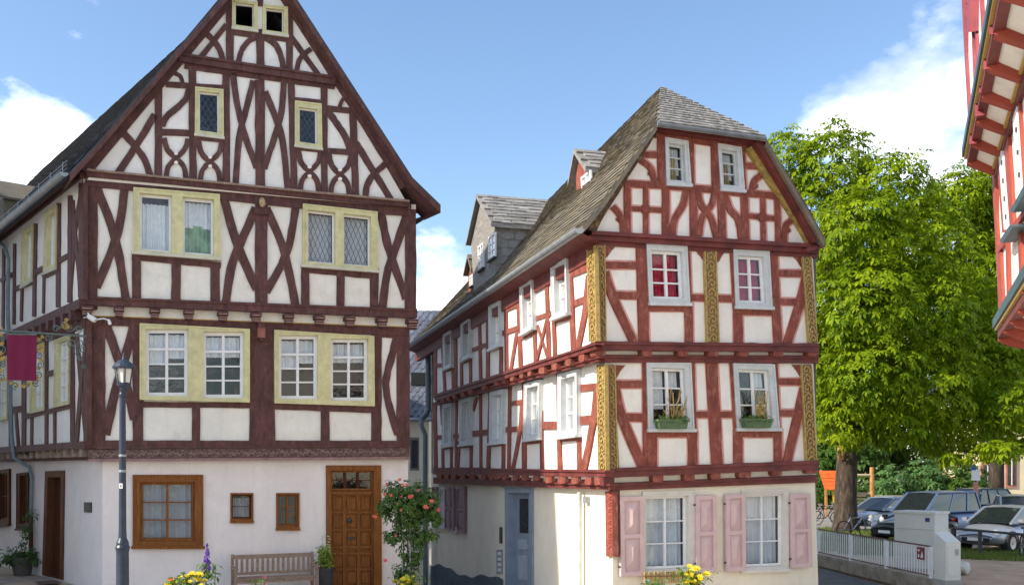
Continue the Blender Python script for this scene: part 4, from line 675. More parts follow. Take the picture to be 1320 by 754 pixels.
jetty(B2, 0, -.12, [(767, 445.5), (559.5, 513)], 0, [(769, 455.5), (560, 516.5)], [(771, 462), (560, 519)], [(x, y, 3.4 if x > 690 else 2.2, 4.6 if x > 690 else 3) for x, y in ((749.5, 461), (732, 466.5), (714, 472), (697.8, 477), (682, 481), (671.6, 484), (659.6, 488), (648.4, 491.5), (638.8, 494), (622.4, 499), (605.7, 504), (595.5, 507), (585, 510), (577, 512.5), (569.5, 514.5))], 8.5, 7)
jetty(B1, 0, -.1, [(780, 610), (558.5, 606.5)], 0, [(782, 619), (559, 613.5)], [(786, 627), (558.5, 619)], [(x, y, 4.2 if x > 690 else 3, 4.6 if x > 690 else 3.2) for x, y in ((770, 620), (758, 620), (740.6, 618.8), (724, 618.5), (706.6, 617.5), (690, 616.5), (675, 616), (663.5, 615.5), (649.5, 615), (639.6, 614.5), (632.6, 614.5), (622.7, 614.5), (607.7, 614), (596, 613.5), (584, 613.5), (575, 613), (566, 613))], 9, 8)
# side ground floor
HOLES['QG'] = []
Q = [BG.uz(*p, .05) for p in [(650.5, 628), (686, 628), (686, 768), (651, 763)]]; O = sub(Q, .14, .05, .9, 1); HOLES['QG'].append(sub(O, -.02, -.01, 1.02, 1.0))
mb = MB(); mb.add([BG.P(*q, .05) for q in Q]+[BG.P(*q, .05) for q in O]+[BG.P(*q, -.22) for q in Q]+[BG.P(*q, -.22) for q in O], [(0, 1, 5, 4), (1, 2, 6, 5), (3, 0, 4, 7), (0, 8, 9, 1), (1, 9, 10, 2), (0, 3, 11, 8), (4, 5, 13, 12), (5, 6, 14, 13), (7, 4, 12, 15)]); BD = mb.build('alley_door', M_BLUED, RH, label='blue grey panelled door in the alley')
mesh('door_leaf', *prism(BG, O, -.22, -.15), M_BLUED, BD); mb = MB(); mb.add(*prism(BG, sub(Q, -.06, -.018, 1.06, .004), 0, .11)); mb.build('door_hood', M_BLUED, BD)
mesh('door_glass', *prism(BG, sub(O, .2, .06, .62, .40), -.16, -.147), M_DARK, BD)
gr_ = MB()
for i in range(5):
    c0, c1 = lerp2(O, .26 if i % 2 else .56, .08+i*.065), lerp2(O, .56 if i % 2 else .26, .13+i*.065); gr_.tube([BG.P(*c0, -.14), BG.P(*c1, -.14)], .012, 5)
gr_.build('door_grille', M_IRON, BD)
for t0, t1 in ((.46, .56), (.62, .86)):
    for s0, s1 in ((.16, .6), (.7, .94)): mesh('door_panel', *prism(BG, sub(O, s0, t0, s1, t1), -.15, -.125), mat('door_pale_blue', (.34, .39, .46), .55, .1, 4, .1), BD)
MB().tube([BG.P(*lerp2(O, .72, .52), -.12), BG.P(*lerp2(O, .72, .52), -.06), BG.P(*lerp2(O, .9, .525), -.06)], .018, 8).build('door_handle', M_ZINC, BD)
mesh('house_plate', *poly3(BG, quad_px(643.5, 679, 646.5, 700), 0, .03), M_IRON, RH)
ic = mesh('intercom', *poly3(BG, quad_px(640, 708, 647, 739), 0, .03), M_ZINC, RH)
for i in range(4): mesh('name_tag', *poly3(BG, quad_px(641.5, 711+i*7, 645.8, 715+i*7), .02, .036), M_WHT, ic)
MDARKSH = M_SHUTD
for q in [(562.5, 575.5)]:
    window(RH, BG, 0, 'QG', [(565, 627), (573.5, 627), (573.5, 680), (565, 679.5)], [[(566.2, 630), (572.5, 630), (572.5, 676), (566.2, 676)]], M_GREYW, M_WHT, 2, (0, .5, 1), .04, .02, sill=.05, curt=[[cw]])
    window(RH, BG, 0, 'QG', [(582.5, 627), (589.5, 627), (589.5, 685), (582.5, 684)], [[(583.6, 630), (588.6, 630), (588.6, 679), (583.6, 679)]], M_GREYW, M_WHT, 2, (0, .5, 1), .04, .02, sill=.05, dark=True)
for q in ([(557.5, 627), (564.5, 627), (564.5, 680), (557.5, 679)], [(573.8, 627), (580, 627), (580, 683), (573.8, 682)], [(580.4, 627), (585.5, 627), (585.5, 685), (580.4, 684)], [(589.5, 627), (599, 627), (598.5, 687), (589.5, 686)]): shutter(RH, BG, q, .03, M_SHUTD)
LBG = BG.uz(556, 680, 0)[0]
for pl, z0, z1, key, m, nm in ((B2, ZJ2-.1, RF.uz(760, 300, q2)[1]+.2, 'Q2', M_PW, 'plaster_wall'), (B1, ZJ1-.12, ZJ2-.1, 'Q1', M_PW, 'plaster_wall'), (BG, -2.6, ZJ1-.1, 'QG', M_YEL, 'ground_wall')):
    ln_ = {'Q2': B2.uz(558.6, 470, 0)[0], 'Q1': B1.uz(558.3, 560, 0)[0], 'QG': LBG}[key]; wall_holes(nm, pl, [(0, z0), (0, z1), (ln_, z1), (ln_, z0)], HOLES[key], 0, m, RH)
v = []; f = []; u0_, u1_ = BG.uz(648, 700, .03)[0], LBG; n = 40
for i in range(n+1):
    u = u0_+(u1_-u0_)*i/n; t = i/n; z = -.36-.50*t+.09*math.sin(t*9+.5)+.035*math.sin(t*31); v += [BG.P(u, -2.6, .03), BG.P(u, z, .03), BG.P(u, z, 0)]
    if i: k = 3*i; f += [(k-3, k, k+1, k-2), (k-2, k+1, k+2, k-1)]
mesh('plinth', v, f, M_PLINTH, RH)
timber(RH, BG, 0, 'carved_corner_bracket', [(784.5, 633), (785.5, 717)], 9, M_TR, .05); mb = MB()
for i in range(9):
    y = 638+i*8; L, Rr = strip_px([(782, y+4), (786.5, y+1), (783, y-2), (787, y-4)], 1.3); mb.add(*strip3(BG, L, Rr, .0, .075))
mb.build('bracket_carving', mat('red_relief', (.42, .10, .08), .7, .2, 10, .2), RH)
MB().tube([BG.at(747, 634, .12), BG.at(747, 800, .12)], .05, 10).build('downpipe', mat('pipe_pale', (.55, .56, .52), .5, .1, 5, .1), RH)
mesh('lamp_box', *poly3(BG, quad_px(751, 640, 755, 648), 0, .1), M_ZINC, RH)
# --- roof
HM = RF.at(847, 158, q3+.35); prof_px = [(751, 291), (757, 285), (778, 259), (805, 219), (828, 185), (847, 158)]
PR = [RF.uz(*p, q3+.35) for p in prof_px]; PR = [(u, z+.0) for u, z in PR]
b3 = Vector((dB.x, dB.y, 0)); uR = RF.uz(987, 177, q3+.35); uRe = RF.uz(1063, 308, q3+.35)
umid = (PR[-1][0]+uR[0])/2
# ridge front point lies on the ray (852,113) above the middle of the house
m0 = RF.P(umid, 0, q3+.35); ra = (852-CX)/F; tt = (m0.x-ra*m0.y)/(ra*b3.y-b3.x); RG0 = m0+b3*tt; RG0.z = H+(HY-113)/F*RG0.y
Lr = LBG+.6; pe = RF.P(PR[0][0], 0, q3+.35)
RG1 = RG0+b3*(Lr-tt); pxe = CX+F*RG1.x/RG1.y; RG1.z = H+(HY-(116+(850-pxe)*1.0))/F*RG1.y
drop = RG0.z-RG1.z
pf = [RF.P(u, z, q3+.35) for u, z in PR]
zE0 = pf[0].z; 
def back(p): return p+b3*Lr-Vector((0, 0, drop*(p.z-zE0)/(RG0.z-zE0)))
pb = [back(p) for p in pf]
th = Vector((0, 0, -.14)); n = len(pf)
v = pf+pb+[p+th for p in pf]+[p+th for p in pb]; f = []
for i in range(n-1): f += [(i, i+1, n+i+1, n+i), (2*n+i, 2*n+i+1, 3*n+i+1, 3*n+i), (i, i+1, 2*n+i+1, 2*n+i)]
v += [RG0, RG1]; f += [(n-1, 4*n, 4*n+1, 2*n-1), (0, n, 3*n, 2*n)]
mesh('roof', v, f, M_SLATEM, RH)
tot = [(pf[i+1]-pf[i]).length for i in range(n-1)]
up_ = Vector((0, 0, .02))
for i in range(n-1): slates('roof_slate', RH, pf[i+1]+up_, pb[i+1]+up_, pb[i]+up_, pf[i]+up_, max(1, round(tot[i]/.15)), 92, M_SLATEM, .02)
slates('roof_slate', RH, RG0+up_, RG1+up_, pb[-1]+up_, pf[-1]+up_, max(2, round((RG0-pf[-1]).length/.17)), 86, M_SLATEM, .02)
# hip over the gable, right slope and back
he0, he1 = pf[-1], RF.P(uR[0], uR[1], q3+.35)
mesh('hip_roof', [RG0, he0, he1, he0+th*.6, he1+th*.6], [(0, 1, 2), (1, 2, 4, 3)], M_SLATEG, RH)
slates('roof_slate', RH, RG0+up_-Vector((dA.x, dA.y, 0))*.02, RG0+up_+Vector((dA.x, dA.y, 0))*.02, he1+up_, he0+up_, 16, 24, M_SLATEG, .02)
MB().tube([he0+Vector((0, 0, -.03)), he1+Vector((0, 0, -.03))], .045, 8).build('hip_gutter', mat('gutter_grey', (.16, .18, .20), .5, .15, 5, .1), RH)
eR = RF.P(uRe[0], uRe[1], q3+.35); rb = [he1, eR]
mesh('roof', [he1, eR, back(eR), back(he1), RG0, RG1, he1+th, eR+th, back(eR)+th], [(0, 1, 2, 3), (4, 0, 3, 5), (6, 7, 8), (0, 1, 7, 6)], M_SLATEM, RH)
timber(RH, RF, q3, 'rake_soffit', [(979, 180), (1002, 216), (1030, 262), (1056, 309)], (13, 15), M_TRD, .26)
timber(RH, RF, q3, 'rake_board', [(966, 190), (990, 226), (1012, 258), (1036, 296), (1045, 312)], 7, mat('moss_board', (.42, .30, .08), .8, .2, 9, .3, dirt=((.14, .09, .05), 8, .5, .65)), .10)
timber(RH, RF, q3, 'rake_board', [(846, 165), (826, 195), (800, 236), (775, 275), (763, 298)], 10, mat('rake_dark', (.09, .045, .03), .8, .2, 9, .3, dirt=((.25, .18, .06), 8, .52, .65)), .16)
timber(RH, RF, q3, 'eave_board', [(846, 163), (984, 182)], 9, M_TRD, .2)
timber(RH, RF, q3, 'moulded_foot', [(1040, 322), (1064, 316)], 5, M_TRD, .2)
ge = pf[0]+Vector((0, 0, -.05)); gn = Vector((nB.x, nB.y, 0)); pr8 = [(math.cos(a)*.1, math.sin(a)*.1) for a in np.linspace(math.pi, 2*math.pi, 9)]
mb = MB(); mb.add([ge+gn*(.06+x)+Vector((0, 0, z)) for x, z in pr8]+[ge+b3*Lr+gn*(.06+x)+Vector((0, 0, z)) for x, z in pr8], [(i, i+1, 10+i, 9+i) for i in range(8)]+[tuple(range(9))]); mb.build('gutter', M_ZINC, RH)
z2 = RF.uz(760, 326, q2)[1]
mesh('eave_soffit', [pf[0]+th, pb[0]+th, B2.P(Lr, z2+.15, .0), B2.P(-.3, z2+.15, .0)], [(0, 1, 2, 3)], M_TRD, RH)
mesh('wall_plate', *prism(B2, [(0, z2+.25), (Lr, z2+.25), (Lr, z2-.12), (0, z2-.12)], -.1, .06), M_TRD, RH)
rp = RF.P(RF.uz(1052, 600, 0)[0], 0, 0)
zz = Vector((0, 0, uRe[1])); zl = Vector((0, 0, -2.6)); e1 = BG.P(LBG, 0, 0)
mesh('back_wall', [rp+zl, rp+zz, rp+b3*LBG+zz, rp+b3*LBG+zl, e1+zl, e1+zz, RG1-b3*.6-Vector((0, 0, .2))], [(0, 1, 2, 3), (3, 2, 5, 4), (2, 5, 6)], M_YEL, RH)
# --- dormers on the alley slope
inB = Vector((-nB.x, -nB.y, 0))
def dormer(off, apex, eL, eR_, bL, bR, dep, win, mwall, mroof, front_m, nslate, label=None):
    pl = B2; A_, L_, R_, l_, r_ = [pl.at(*p, off) for p in (apex, eL, eR_, bL, bR)]; dd = inB*dep
    o = mesh('dormer', [A_, L_, R_, r_-Vector((0, 0, .4)), l_-Vector((0, 0, .4)), R_+dd, L_+dd, r_+dd, l_+dd], [(0, 1, 4, 3, 2), (2, 3, 7, 5), (1, 6, 8, 4)], front_m, RH)
    if label: o['label'] = label
    e = pl.d; e3 = Vector((e.x, e.y, 0))*.16; fo = Vector((pl.n.x, pl.n.y, 0))*.14; u = Vector((0, 0, .05))
    La, Ra, Aa = L_+e3-Vector((0, 0, .12))+fo, R_-e3-Vector((0, 0, .12))+fo, A_+u*2+fo
    mesh('dormer_roof', [La, Aa, Ra, La+dd, Aa+dd, Ra+dd, La-u*2, Aa-u*2, Ra-u*2, Ra+dd-u*2], [(0, 1, 4, 3), (1, 2, 5, 4), (0, 1, 7, 6), (1, 2, 8, 7), (2, 5, 9, 8), (8, 7, 4, 9)], mroof, o)
    slates('dormer_slate', o, Aa+u*.4, Aa+dd+u*.4, Ra+dd+u*.4, Ra+u*.4, nslate, int(dep/.3), mroof, .02)
    hgt = (R_-r_).length; rows = max(3, int(hgt/.22)); cols = int(dep/.34); nn_ = -Vector((e.x, e.y, 0))
    for r in range(rows):                               # the slate hung cheek, slate by slate
        for c in range(cols):
            s0, s1 = (c+(r % 2)*.5)/cols, min(1, (c+1+(r % 2)*.5)/cols)
            if s1 <= s0: continue
            P = lambda s, t: (R_*(1-t)+r_*t)+dd*s
            t0, t1 = r/rows, (r+1.12)/rows; j = random.uniform(.0, .012); mesh('slate', [P(s0, t0)+nn_*.005, P(s1, t0)+nn_*.005, P(s1, t1)+nn_*(.03+j), P(s0+.15/cols, t1+.01)+nn_*(.03+j), P(s1, t1), P(s0, t1)], [(0, 1, 2, 3), (3, 2, 4, 5)], mwall, o)
    for q in win:
        wq = [pl.uz(*p, off+.04) for p in q]; mb = MB(); inn = ring(mb, pl, wq, .05, off-.0, off+.05); bs = .03/size(inn)[0]
        mb.add(*prism(pl, sub(inn, .5-bs, 0, .5+bs, 1), off, off+.045))
        for t in (.35, .68): mb.add(*prism(pl, sub(inn, 0, t-.02, 1, t+.02), off, off+.04))
        wf = mb.build('window_frame', M_WHT, o); mesh('pane', *prism(pl, inn, off+.012, off+.018), G_DARK, o); mesh('curtain', *prism(pl, inn, off+.003, off+.006), M_CURT, o)
        mesh('dormer_sill', *prism(pl, sub(wq, -.1, .99, 1.1, 1.05), off, off+.1), M_SLATE, o)
    return o
dormer(-.25, (620, 256), (607, 310), (638, 284), (612, 378), (638, 360), 4.2, [[(616, 318), (623, 312.5), (623, 345), (616.5, 350)], [(629.5, 306), (638.2, 299), (638.2, 331), (629.5, 337)]], M_SLATEG, M_SLATEG, mat('slate_hung_front', (.29, .275, .25), .8, .2, 3, .3, stretch=(1, 1, 6)), 9, 'large slate-hung dormer with two windows')
dormer(-1.1, (747, 199), (742, 226), (759, 213), (746, 268), (764, 252), 3.2, [[(749, 229), (761, 219), (762.5, 250), (750.5, 261)]], M_SLATEG, M_SLATEG, M_TR, 5, 'small dormer with red gable near the hip')
dormer(-.4, (608, 333), (603.5, 350), (611.5, 344), (604, 385), (611, 378), 2.5, [[(605.5, 356), (609.5, 353), (609.5, 368), (605.5, 371)]], M_SLATEM, M_SLATEM, M_TR, 3, 'far red dormer half hidden behind the slate one')

# ============================================================ house at the end of the alley
AH = empty('slate_roofed_house', (-7, 38, 0), 'cream house with steep blue grey slate roof at the end of the alley', 'house')
ze = H+(HY-537)/F*38; zr = H+(HY-401)/F*41.5
wall_holes('wall', Plane((-12, 38), (1, 0), (0, -1)), [(0, -2.5), (0, ze+.2), (8.75, ze+.2), (8.75, -2.5)], [[(8.0, 2.6), (8.0, 3.9), (8.36, 3.9), (8.36, 2.6)]], 0, M_YEL, AH)
mb = MB(); mb.add([(-12, 38, -.5), (-12, 45, -.5), (-12, 45, ze), (-12, 38, ze), (-3.25, 38, -.5), (-3.25, 45, -.5), (-3.25, 45, ze), (-3.25, 38, ze), (-12, 41.5, zr-.2), (-3.25, 41.5, zr-.2)], [(0, 1, 2, 8, 3), (4, 5, 6, 9, 7), (1, 5, 6, 2)]); mb.build('wall', M_YEL, AH)
mb = MB(); mb.box((-3.82, 38.1, 3.25), .36, .05, 1.3); wf = mb.build('window', mat('grey_window', (.35, .36, .36), .5, .1, 5, 0), AH); MB().box((-3.82, 38.05, 3.25), .24, .02, 1.1).build('pane', G_DARK, wf)
Bq = lambda x, y, z: Vector((x, y, z))
mesh('roof', [Bq(-12.3, 37.7, ze-.1), Bq(-2.95, 37.7, ze-.1), Bq(-2.95, 41.5, zr), Bq(-12.3, 41.5, zr), Bq(-12.3, 45.3, ze), Bq(-2.95, 45.3, ze), Bq(-2.95, 37.7, ze-.2), Bq(-12.3, 37.7, ze-.2)], [(0, 1, 2, 3), (3, 2, 5, 4), (0, 1, 6, 7)], M_SLATEB, AH)
mb = MB(); a_, b_ = Bq(-12.3, 41.5, zr+.03), Bq(-12.3, 37.7, ze-.07); dirr = (b_-a_); nn_ = Vector((0, -dirr.z, dirr.y)).normalized(); nn_ = nn_ if nn_.z > 0 else -nn_
for r in range(24):
    for c in range(33):                                 # diamond laid slates
        if c < 10: continue
        x = -12.3+(c+(.5 if r % 2 else 0))*.285; t = r/24; w, hh = .285, 1.6/24
        P = lambda dx, dt, k: Vector((min(x+dx, -2.95), 0, 0))+Vector((0, (a_+dirr*min(1, max(0, t+dt))).y, (a_+dirr*min(1, max(0, t+dt))).z))+nn_*k
        mb.add([P(0, 0, .003), P(w*.55, -hh*.25, .003), P(w, 0, .006), P(w*.62, hh, .03), P(w*.38, hh, .03), P(w*.5, hh, -.01)], [(0, 1, 2, 3, 4), (3, 5, 4)])
mb.build('roof_slate', M_SLATEB, AH, kind='stuff')
MB().tube([(-12.3, 37.65, ze-.12), (-2.9, 37.65, ze-.12)], .07, 8).build('gutter', M_ZINC, AH)
mb = MB(); mb.box((-3.75, 39.1, ze+1.55), .55, .8, .5); mb.build('skylight', M_DARK, AH)
Zp = ge.y+b3.y*Lr
mb = MB(); mb.tube([unp(557, 424, Zp-.3), unp(549, 428, Zp-.3), unp(548.5, 440, Zp-.2), unp(552, 450, Zp-.1), unp(552, 526, Zp-.1), unp(549, 534, Zp-.2), unp(543, 540, Zp-.4), unp(543, 548, Zp-.5), unp(548, 560, Zp-.5), unp(548.5, 760, Zp-.5)], [.09, .09, .09, .1, .1, .11, .11, .08, .09, .09], 10); mb.build('downpipe', M_PIPE, RH)

# ============================================================ tall red house at the right edge
dC = Vector((1170-CX, F)).normalized(); nC = Vector((-dC.y, dC.x)); pC = unp(1288, 603, 15.0)
CP = Plane((pC.x, pC.y), dC, nC); CH = empty('corner_house', (pC.x, pC.y, 0), 'tall white and red half-timbered house cut off at the right edge, with teal mouldings', 'house')
M_TO = mat('timber_orange_red', (.34, .062, .038), .55, .12, 4, .2, 50); M_TEAL = mat('teal_paint', (.05, .10, .12), .5, .15, 5, .1); M_MAU = mat('timber_mauve', (.30, .06, .075), .6, .15, 4, .2)
zT = CP.uz(1250, 190, .42)[1]; zM = CP.uz(1286, 424, .0)[1]; ZTOP = zT+3.2; U0 = -9.0
def cpr(name, u0, u1, z0, z1, w0, w1, m): return mesh(name, *prism(CP, [(u0, z1), (u1, z1), (u1, z0), (u0, z0)], w0, w1), m, CH)
eT = CP.uz(1240, 60, .42)[0]; wT = .42
mesh('plaster_wall', [CP.P(U0, zT, wT), CP.P(.25, zT, wT), CP.P(.05, ZTOP, wT), CP.P(U0, ZTOP, wT)], [(0, 1, 2, 3)], M_PW, CH)
mesh('plaster_wall', [CP.P(U0, zM, 0), CP.P(0, zM, 0), CP.P(-.08, zT, 0), CP.P(U0, zT, 0)], [(0, 1, 2, 3)], M_PW, CH)
cpr('ground_wall', U0, -.3, -1, zM, -1.0, -.6, M_YEL)
for za, zb, w_ in ((-1, zM, -.6), (zM, zT, 0), (zT, ZTOP, wT)): [mesh('end_wall', [CP.P(ue, za, w_), CP.P(ue, zb, w_), CP.P(ue, zb, -7), CP.P(ue, za, -7)], [(0, 1, 2, 3)], M_PW, CH) for ue in (-.01, U0+.01)]
mesh('back_wall', [CP.P(0, -1, -7), CP.P(0, ZTOP, -7), CP.P(U0, ZTOP, -7), CP.P(U0, -1, -7)], [(0, 1, 2, 3)], M_PW, CH)
mesh('roof', [CP.P(U0, ZTOP-.05, .9), CP.P(.5, ZTOP-.05, .9), CP.P(.5, ZTOP+4, -3.3), CP.P(U0, ZTOP+4, -3.3), CP.P(.5, ZTOP, -7.5), CP.P(U0, ZTOP, -7.5)], [(0, 1, 2, 3), (3, 2, 4, 5), (1, 2, 4)], M_SLATE, CH)
for z, w, lo_ in ((zT, wT, 0), (zM, 0, -.62)):
    s = 1
    cpr('sill_moulding', U0, .3 if w else .05, z-.02, z+.12, w-.05, w+.09, M_TEAL); cpr('sill_moulding', U0, .28 if w else .03, z-.06, z-.02, w-.05, w+.06, M_GOLD); cpr('sill_beam', U0, .26 if w else .02, z-.18, z-.06, w-.1, w+.02, M_TRD)
    mesh('soffit_infill', [CP.P(U0, z-.10, w-.02), CP.P(.1, z-.10, w-.02), CP.P(.1, z-.34, lo_+.02), CP.P(U0, z-.34, lo_+.02)], [(0, 1, 2, 3)], M_PW, CH)
    cpr('wall_plate', U0, .0, z-.46, z-.34, lo_-.1, lo_+.06, M_TRD); cpr('plate_moulding', U0, .0, z-.34, z-.31, lo_-.1, lo_+.1, M_GOLD)
    for i in range(9):
        u = .10-i*.98; q8 = []
        for uu in (u-.075, u+.075): q8 += [CP.P(uu, z-.06, w-.01), CP.P(uu, z-.21, w+.01), CP.P(uu, z-.30, w-.16), CP.P(uu, z-.39, lo_+.09), CP.P(uu, z-.39, lo_), CP.P(uu, z-.26, lo_)]
        mesh('joist_end', q8, [(0, 1, 2, 3, 4, 5), (6, 7, 8, 9, 10, 11)]+[(k, k+1, k+7, k+6) for k in range(5)], M_TO, CH)
CT = lambda k, pts, w, off=0, m=M_TO, proud=.04: timber(CH, CP, off, k, pts, w, m, proud)
for k, p, w in [('timber_post', [(1279, 205), (1289.5, 418)], 3), ('timber_post', [(1285, 195), (1293, 300)], 2.6), ('timber_post', [(1296, 170), (1303.5, 295)], 6), ('timber_post', [(1313, 292), (1316, 378)], 3.5), ('timber_rail', [(1284, 325), (1321, 271)], 5), ('timber_post', [(1288, 325), (1292, 410)], 2.2), ('timber_post', [(1307, 60), (1318, 250)], 4.5), ('timber_brace', [(1297, 312), (1299, 398)], 2.2)]: CT(k, p, w)
for k, p, w in [('timber_post', [(1240, -5), (1250, 186)], 1.6), ('timber_post', [(1251, -5), (1257, 150)], 1.1), ('timber_post', [(1263, -5), (1268, 90)], 1.3), ('timber_brace', [(1256, 30), (1262, 120)], 1.0), ('timber_post', [(1272, -5), (1276, 45)], 1.2)]: CT(k, p, w, wT, M_MAU)
for p in ([(1290, 312), (1304, 291)], [(1304, 273), (1322, 240)]): CT('window_sill', p, 5, 0, M_TEAL, .16)
for p in ([(1289.5, 195), (1297, 296)], [(1306, 120), (1314, 246)]):
    o = CT('shutter', p, 6, 0, M_WHT, .055); mb = MB()
    for i in range(4):
        t = .15+i*.23; x, y = p[0][0]+(p[1][0]-p[0][0])*t, p[0][1]+(p[1][1]-p[0][1])*t; mb.add(*poly3(CP, [(x-.6, y-3), (x+.6, y-3.5), (x+.6, y+2.5), (x-.6, y+3)], 0, .07))
    mb.build('shutter_holes', M_IRON, o, kind='stuff')
CT('attic_window', [(1249, -5), (1248.5, 42)], 4, wT, M_MAU, .1)

# ============================================================ unseen house left of the frame, added to shade the lane side
NB = empty('unseen_shade_house', (-14, 16, 0), 'plain unseen house added across the lane to shade the brown house side', 'house')
nb0 = Vector((cG.x, cG.y, 0))+Vector((nS.x, nS.y, 0))*6.2+d3*.5; nn6 = Vector((nS.x, nS.y, 0))*8; Lz = d3*24
a, b = nb0, nb0+Lz; c, d = b+nn6, a+nn6; up = Vector((0, 0, 12.5)); dn = Vector((0, 0, -.5)); rt = Vector((0, 0, 17.5))
mesh('wall', [a+dn, b+dn, c+dn, d+dn, a+up, b+up, c+up, d+up, (a+d)/2+rt, (b+c)/2+rt], [(0, 1, 5, 4), (1, 2, 6, 9, 5), (2, 3, 7, 6), (3, 0, 4, 8, 7)], M_PW, NB)
ov = -Vector((nS.x, nS.y, 0))*.5-Vector((0, 0, .5)); mesh('roof', [a+up+ov, b+up+ov, (b+c)/2+rt, (a+d)/2+rt, c+up-ov-Vector((0, 0, 1)), d+up-ov-Vector((0, 0, 1))], [(0, 1, 2, 3), (3, 2, 4, 5)], M_SLATE, NB)

# ============================================================ terrace with parking
fA, fB = Vector((9.44, 29.87, 0)), Vector((10.06, 23.28, 0)); fd = (fB-fA).normalized()
tA, tB = fA-fd*60, fB+fd*1.2
M_EARTH = mat('earth_path', (.46, .31, .21), .95, .2, 1.2, .5, 14, dirt=((.30, .22, .15), 2.5, .48, .7))
mesh('terrace', [tA, tA+Vector((90, 0, 0)), Vector((90, 14, 0)), Vector((13.2, 14, 0)), tB+Vector((.8, -1.0, 0)), tB, tA+Vector((0, 0, -1)), tB+Vector((0, 0, -1)), tB+Vector((.8, -1.0, -1)), Vector((13.2, 14, -1))], [(0, 1, 2, 3, 4, 5), (0, 5, 7, 6), (5, 4, 8, 7), (4, 3, 9, 8)], M_EARTH, kind='structure')
M_ASPH = mat('asphalt', (.10, .10, .10), .9, .2, 3, .3, 60)
g4 = lambda pts, z, name, m: mesh(name, [(p[0], p[1], z) for p in pts], [tuple(range(len(pts)))], m, kind='structure')
g4([(9.5, 34.8), (40, 30), (60, 60), (14, 60), (8.5, 48)], .005, 'parking_lot', mat('parking_gravel', (.26, .24, .21), .95, .15, 3, .3, 40))
g4([(2.2, 14), (9.2, 14), (9.6, 24), (9.1, 32), (5, 60), (1.5, 60), (6.3, 24)], -.292, 'alley_road', M_ASPH)
kb = MB()
kk = fd.cross(Vector((0, 0, 1)))
c_ = (fA+fB)/2; kb.box(c_+Vector((0, 0, -.11)), (fB-fA).length+.6, .24, .34, (fd, kk, Vector((0, 0, 1)))); kb.build('kerb', mat('kerb_stone', (.36, .31, .25), .9, .2, 4, .4, dirt=((.18, .15, .12), 3, .5, .7)), kind='structure')
# railing
FN = empty('railing', fA, 'white barred railing with brown top rail along the ramp', 'railing')
MB().box(c_+Vector((0, 0, .82)), (fB-fA).length, .05, .035, (fd, kk, Vector((0, 0, 1)))).build('top_rail', mat('rail_brown', (.16, .08, .065), .6, .2, 6, .2), FN)
MB().box(c_+Vector((0, 0, .12)), (fB-fA).length, .04, .03, (fd, kk, Vector((0, 0, 1)))).build('bottom_rail', MATS['rail_brown'], FN)
nb_ = 50; M_FW = mat('fence_grey_white', (.78, .80, .82), .5, .08, 5, .1); base = None
for i in range(nb_+1):
    p = fA+(fB-fA)*(i/nb_); post = i in (0, 17, 33, nb_)
    if post: MB().box(p+Vector((0, 0, .40)), .07, .07, .84, (fd, kk, Vector((0, 0, 1)))).build('post', M_FW, FN)
    elif base is None: base = MB().box(p+Vector((0, 0, .465)), .034, .018, .67, (fd, kk, Vector((0, 0, 1)))).build('bar', M_FW, FN); bp0 = p
    else: o = base.copy(); COL.objects.link(o); o.location = p-bp0
sg = empty('railing_sign', fA+(fB-fA)*.935+Vector((0, 0, .6)), 'small dark red sign with white arrow and triangle on the railing', 'sign')
sc = fA+(fB-fA)*.935+Vector((0, 0, .62))+kk*(.03 if kk.x < 0 else -.03); nk = kk if kk.x < 0 else -kk; ex = -fd if False else fd
MB().box(sc, .34, .012, .30, (fd, nk, Vector((0, 0, 1)))).build('plate', mat('sign_red', (.20, .022, .02), .5, .1, 5, 0), sg)
Zv = Vector((0, 0, 1))
def flat(pts, c=sc, off=.009): return [c+fd*x+Zv*z+nk*off for x, z in pts], [tuple(range(len(pts)))]
mb = MB(); mb.add(*flat([(-.13, .07), (-.08, .12), (-.08, .085), (-.02, .085), (-.02, .055), (-.08, .055), (-.08, .02)])); mb.add(*flat([(.0, -.1), (.14, -.1), (.08, .06)])); mb.add(*flat([(-.12, -.1), (-.05, -.1), (-.05, -.03), (-.12, -.03)])); mb.build('symbols', M_WHT, sg)
# utility cabinet
C0 = Vector((10.9, 25.0, 0)); la, lb_ = Vector((-.6, .8, 0)), Vector((.8, .6, 0)); M_CAB = mat('cabinet_grey', (.62, .63, .60), .5, .04, 3, .05)
UC = empty('utility_cabinet', C0, 'large pale grey electrical cabinet standing behind the railing end', 'cabinet'); wL, wR = 1.14, .66
MB().box(C0+la*wL/2+lb_*wR/2+Vector((0, 0, .78)), wL, wR, 1.46, (la, lb_, Zv)).build('body', M_CAB, UC); MB().box(C0+la*wL/2+lb_*wR/2+Vector((0, 0, 1.54)), wL+.06, wR+.06, .06, (la, lb_, Zv)).build('lid', M_CAB, UC); MB().box(C0+la*wL/2+lb_*wR/2+Vector((0, 0, .03)), wL+.02, wR+.02, .1, (la, lb_, Zv)).build('base', mat('cabinet_base', (.35, .35, .33), .7, .1, 5, .1), UC)
MB().box(C0+la*.2-lb_*.005+Vector((0, 0, 1.36)), .12, .012, .1, (la, lb_, Zv)).build('sticker', mat('sticker_blue', (.03, .05, .2), .5, .1, 5, 0), UC)
for z in (.4, 1.1): MB().box(C0+la*wL*.5-lb_*.003+Vector((0, 0, z)), wL*.9, .008, .01, (la, lb_, Zv)).build('seam', MATS['cabinet_base'], UC)
C1 = unp(1222, 744, 22.7); C1.z = 0
SB = empty('meter_box', C1, 'smaller pale grey meter box with sloped top beside the large cabinet', 'cabinet'); x_, y_ = Vector((.985, .17, 0)), Vector((-.17, .985, 0))
P8 = lambda x, y, z: C1+x_*x+y_*y+Zv*z
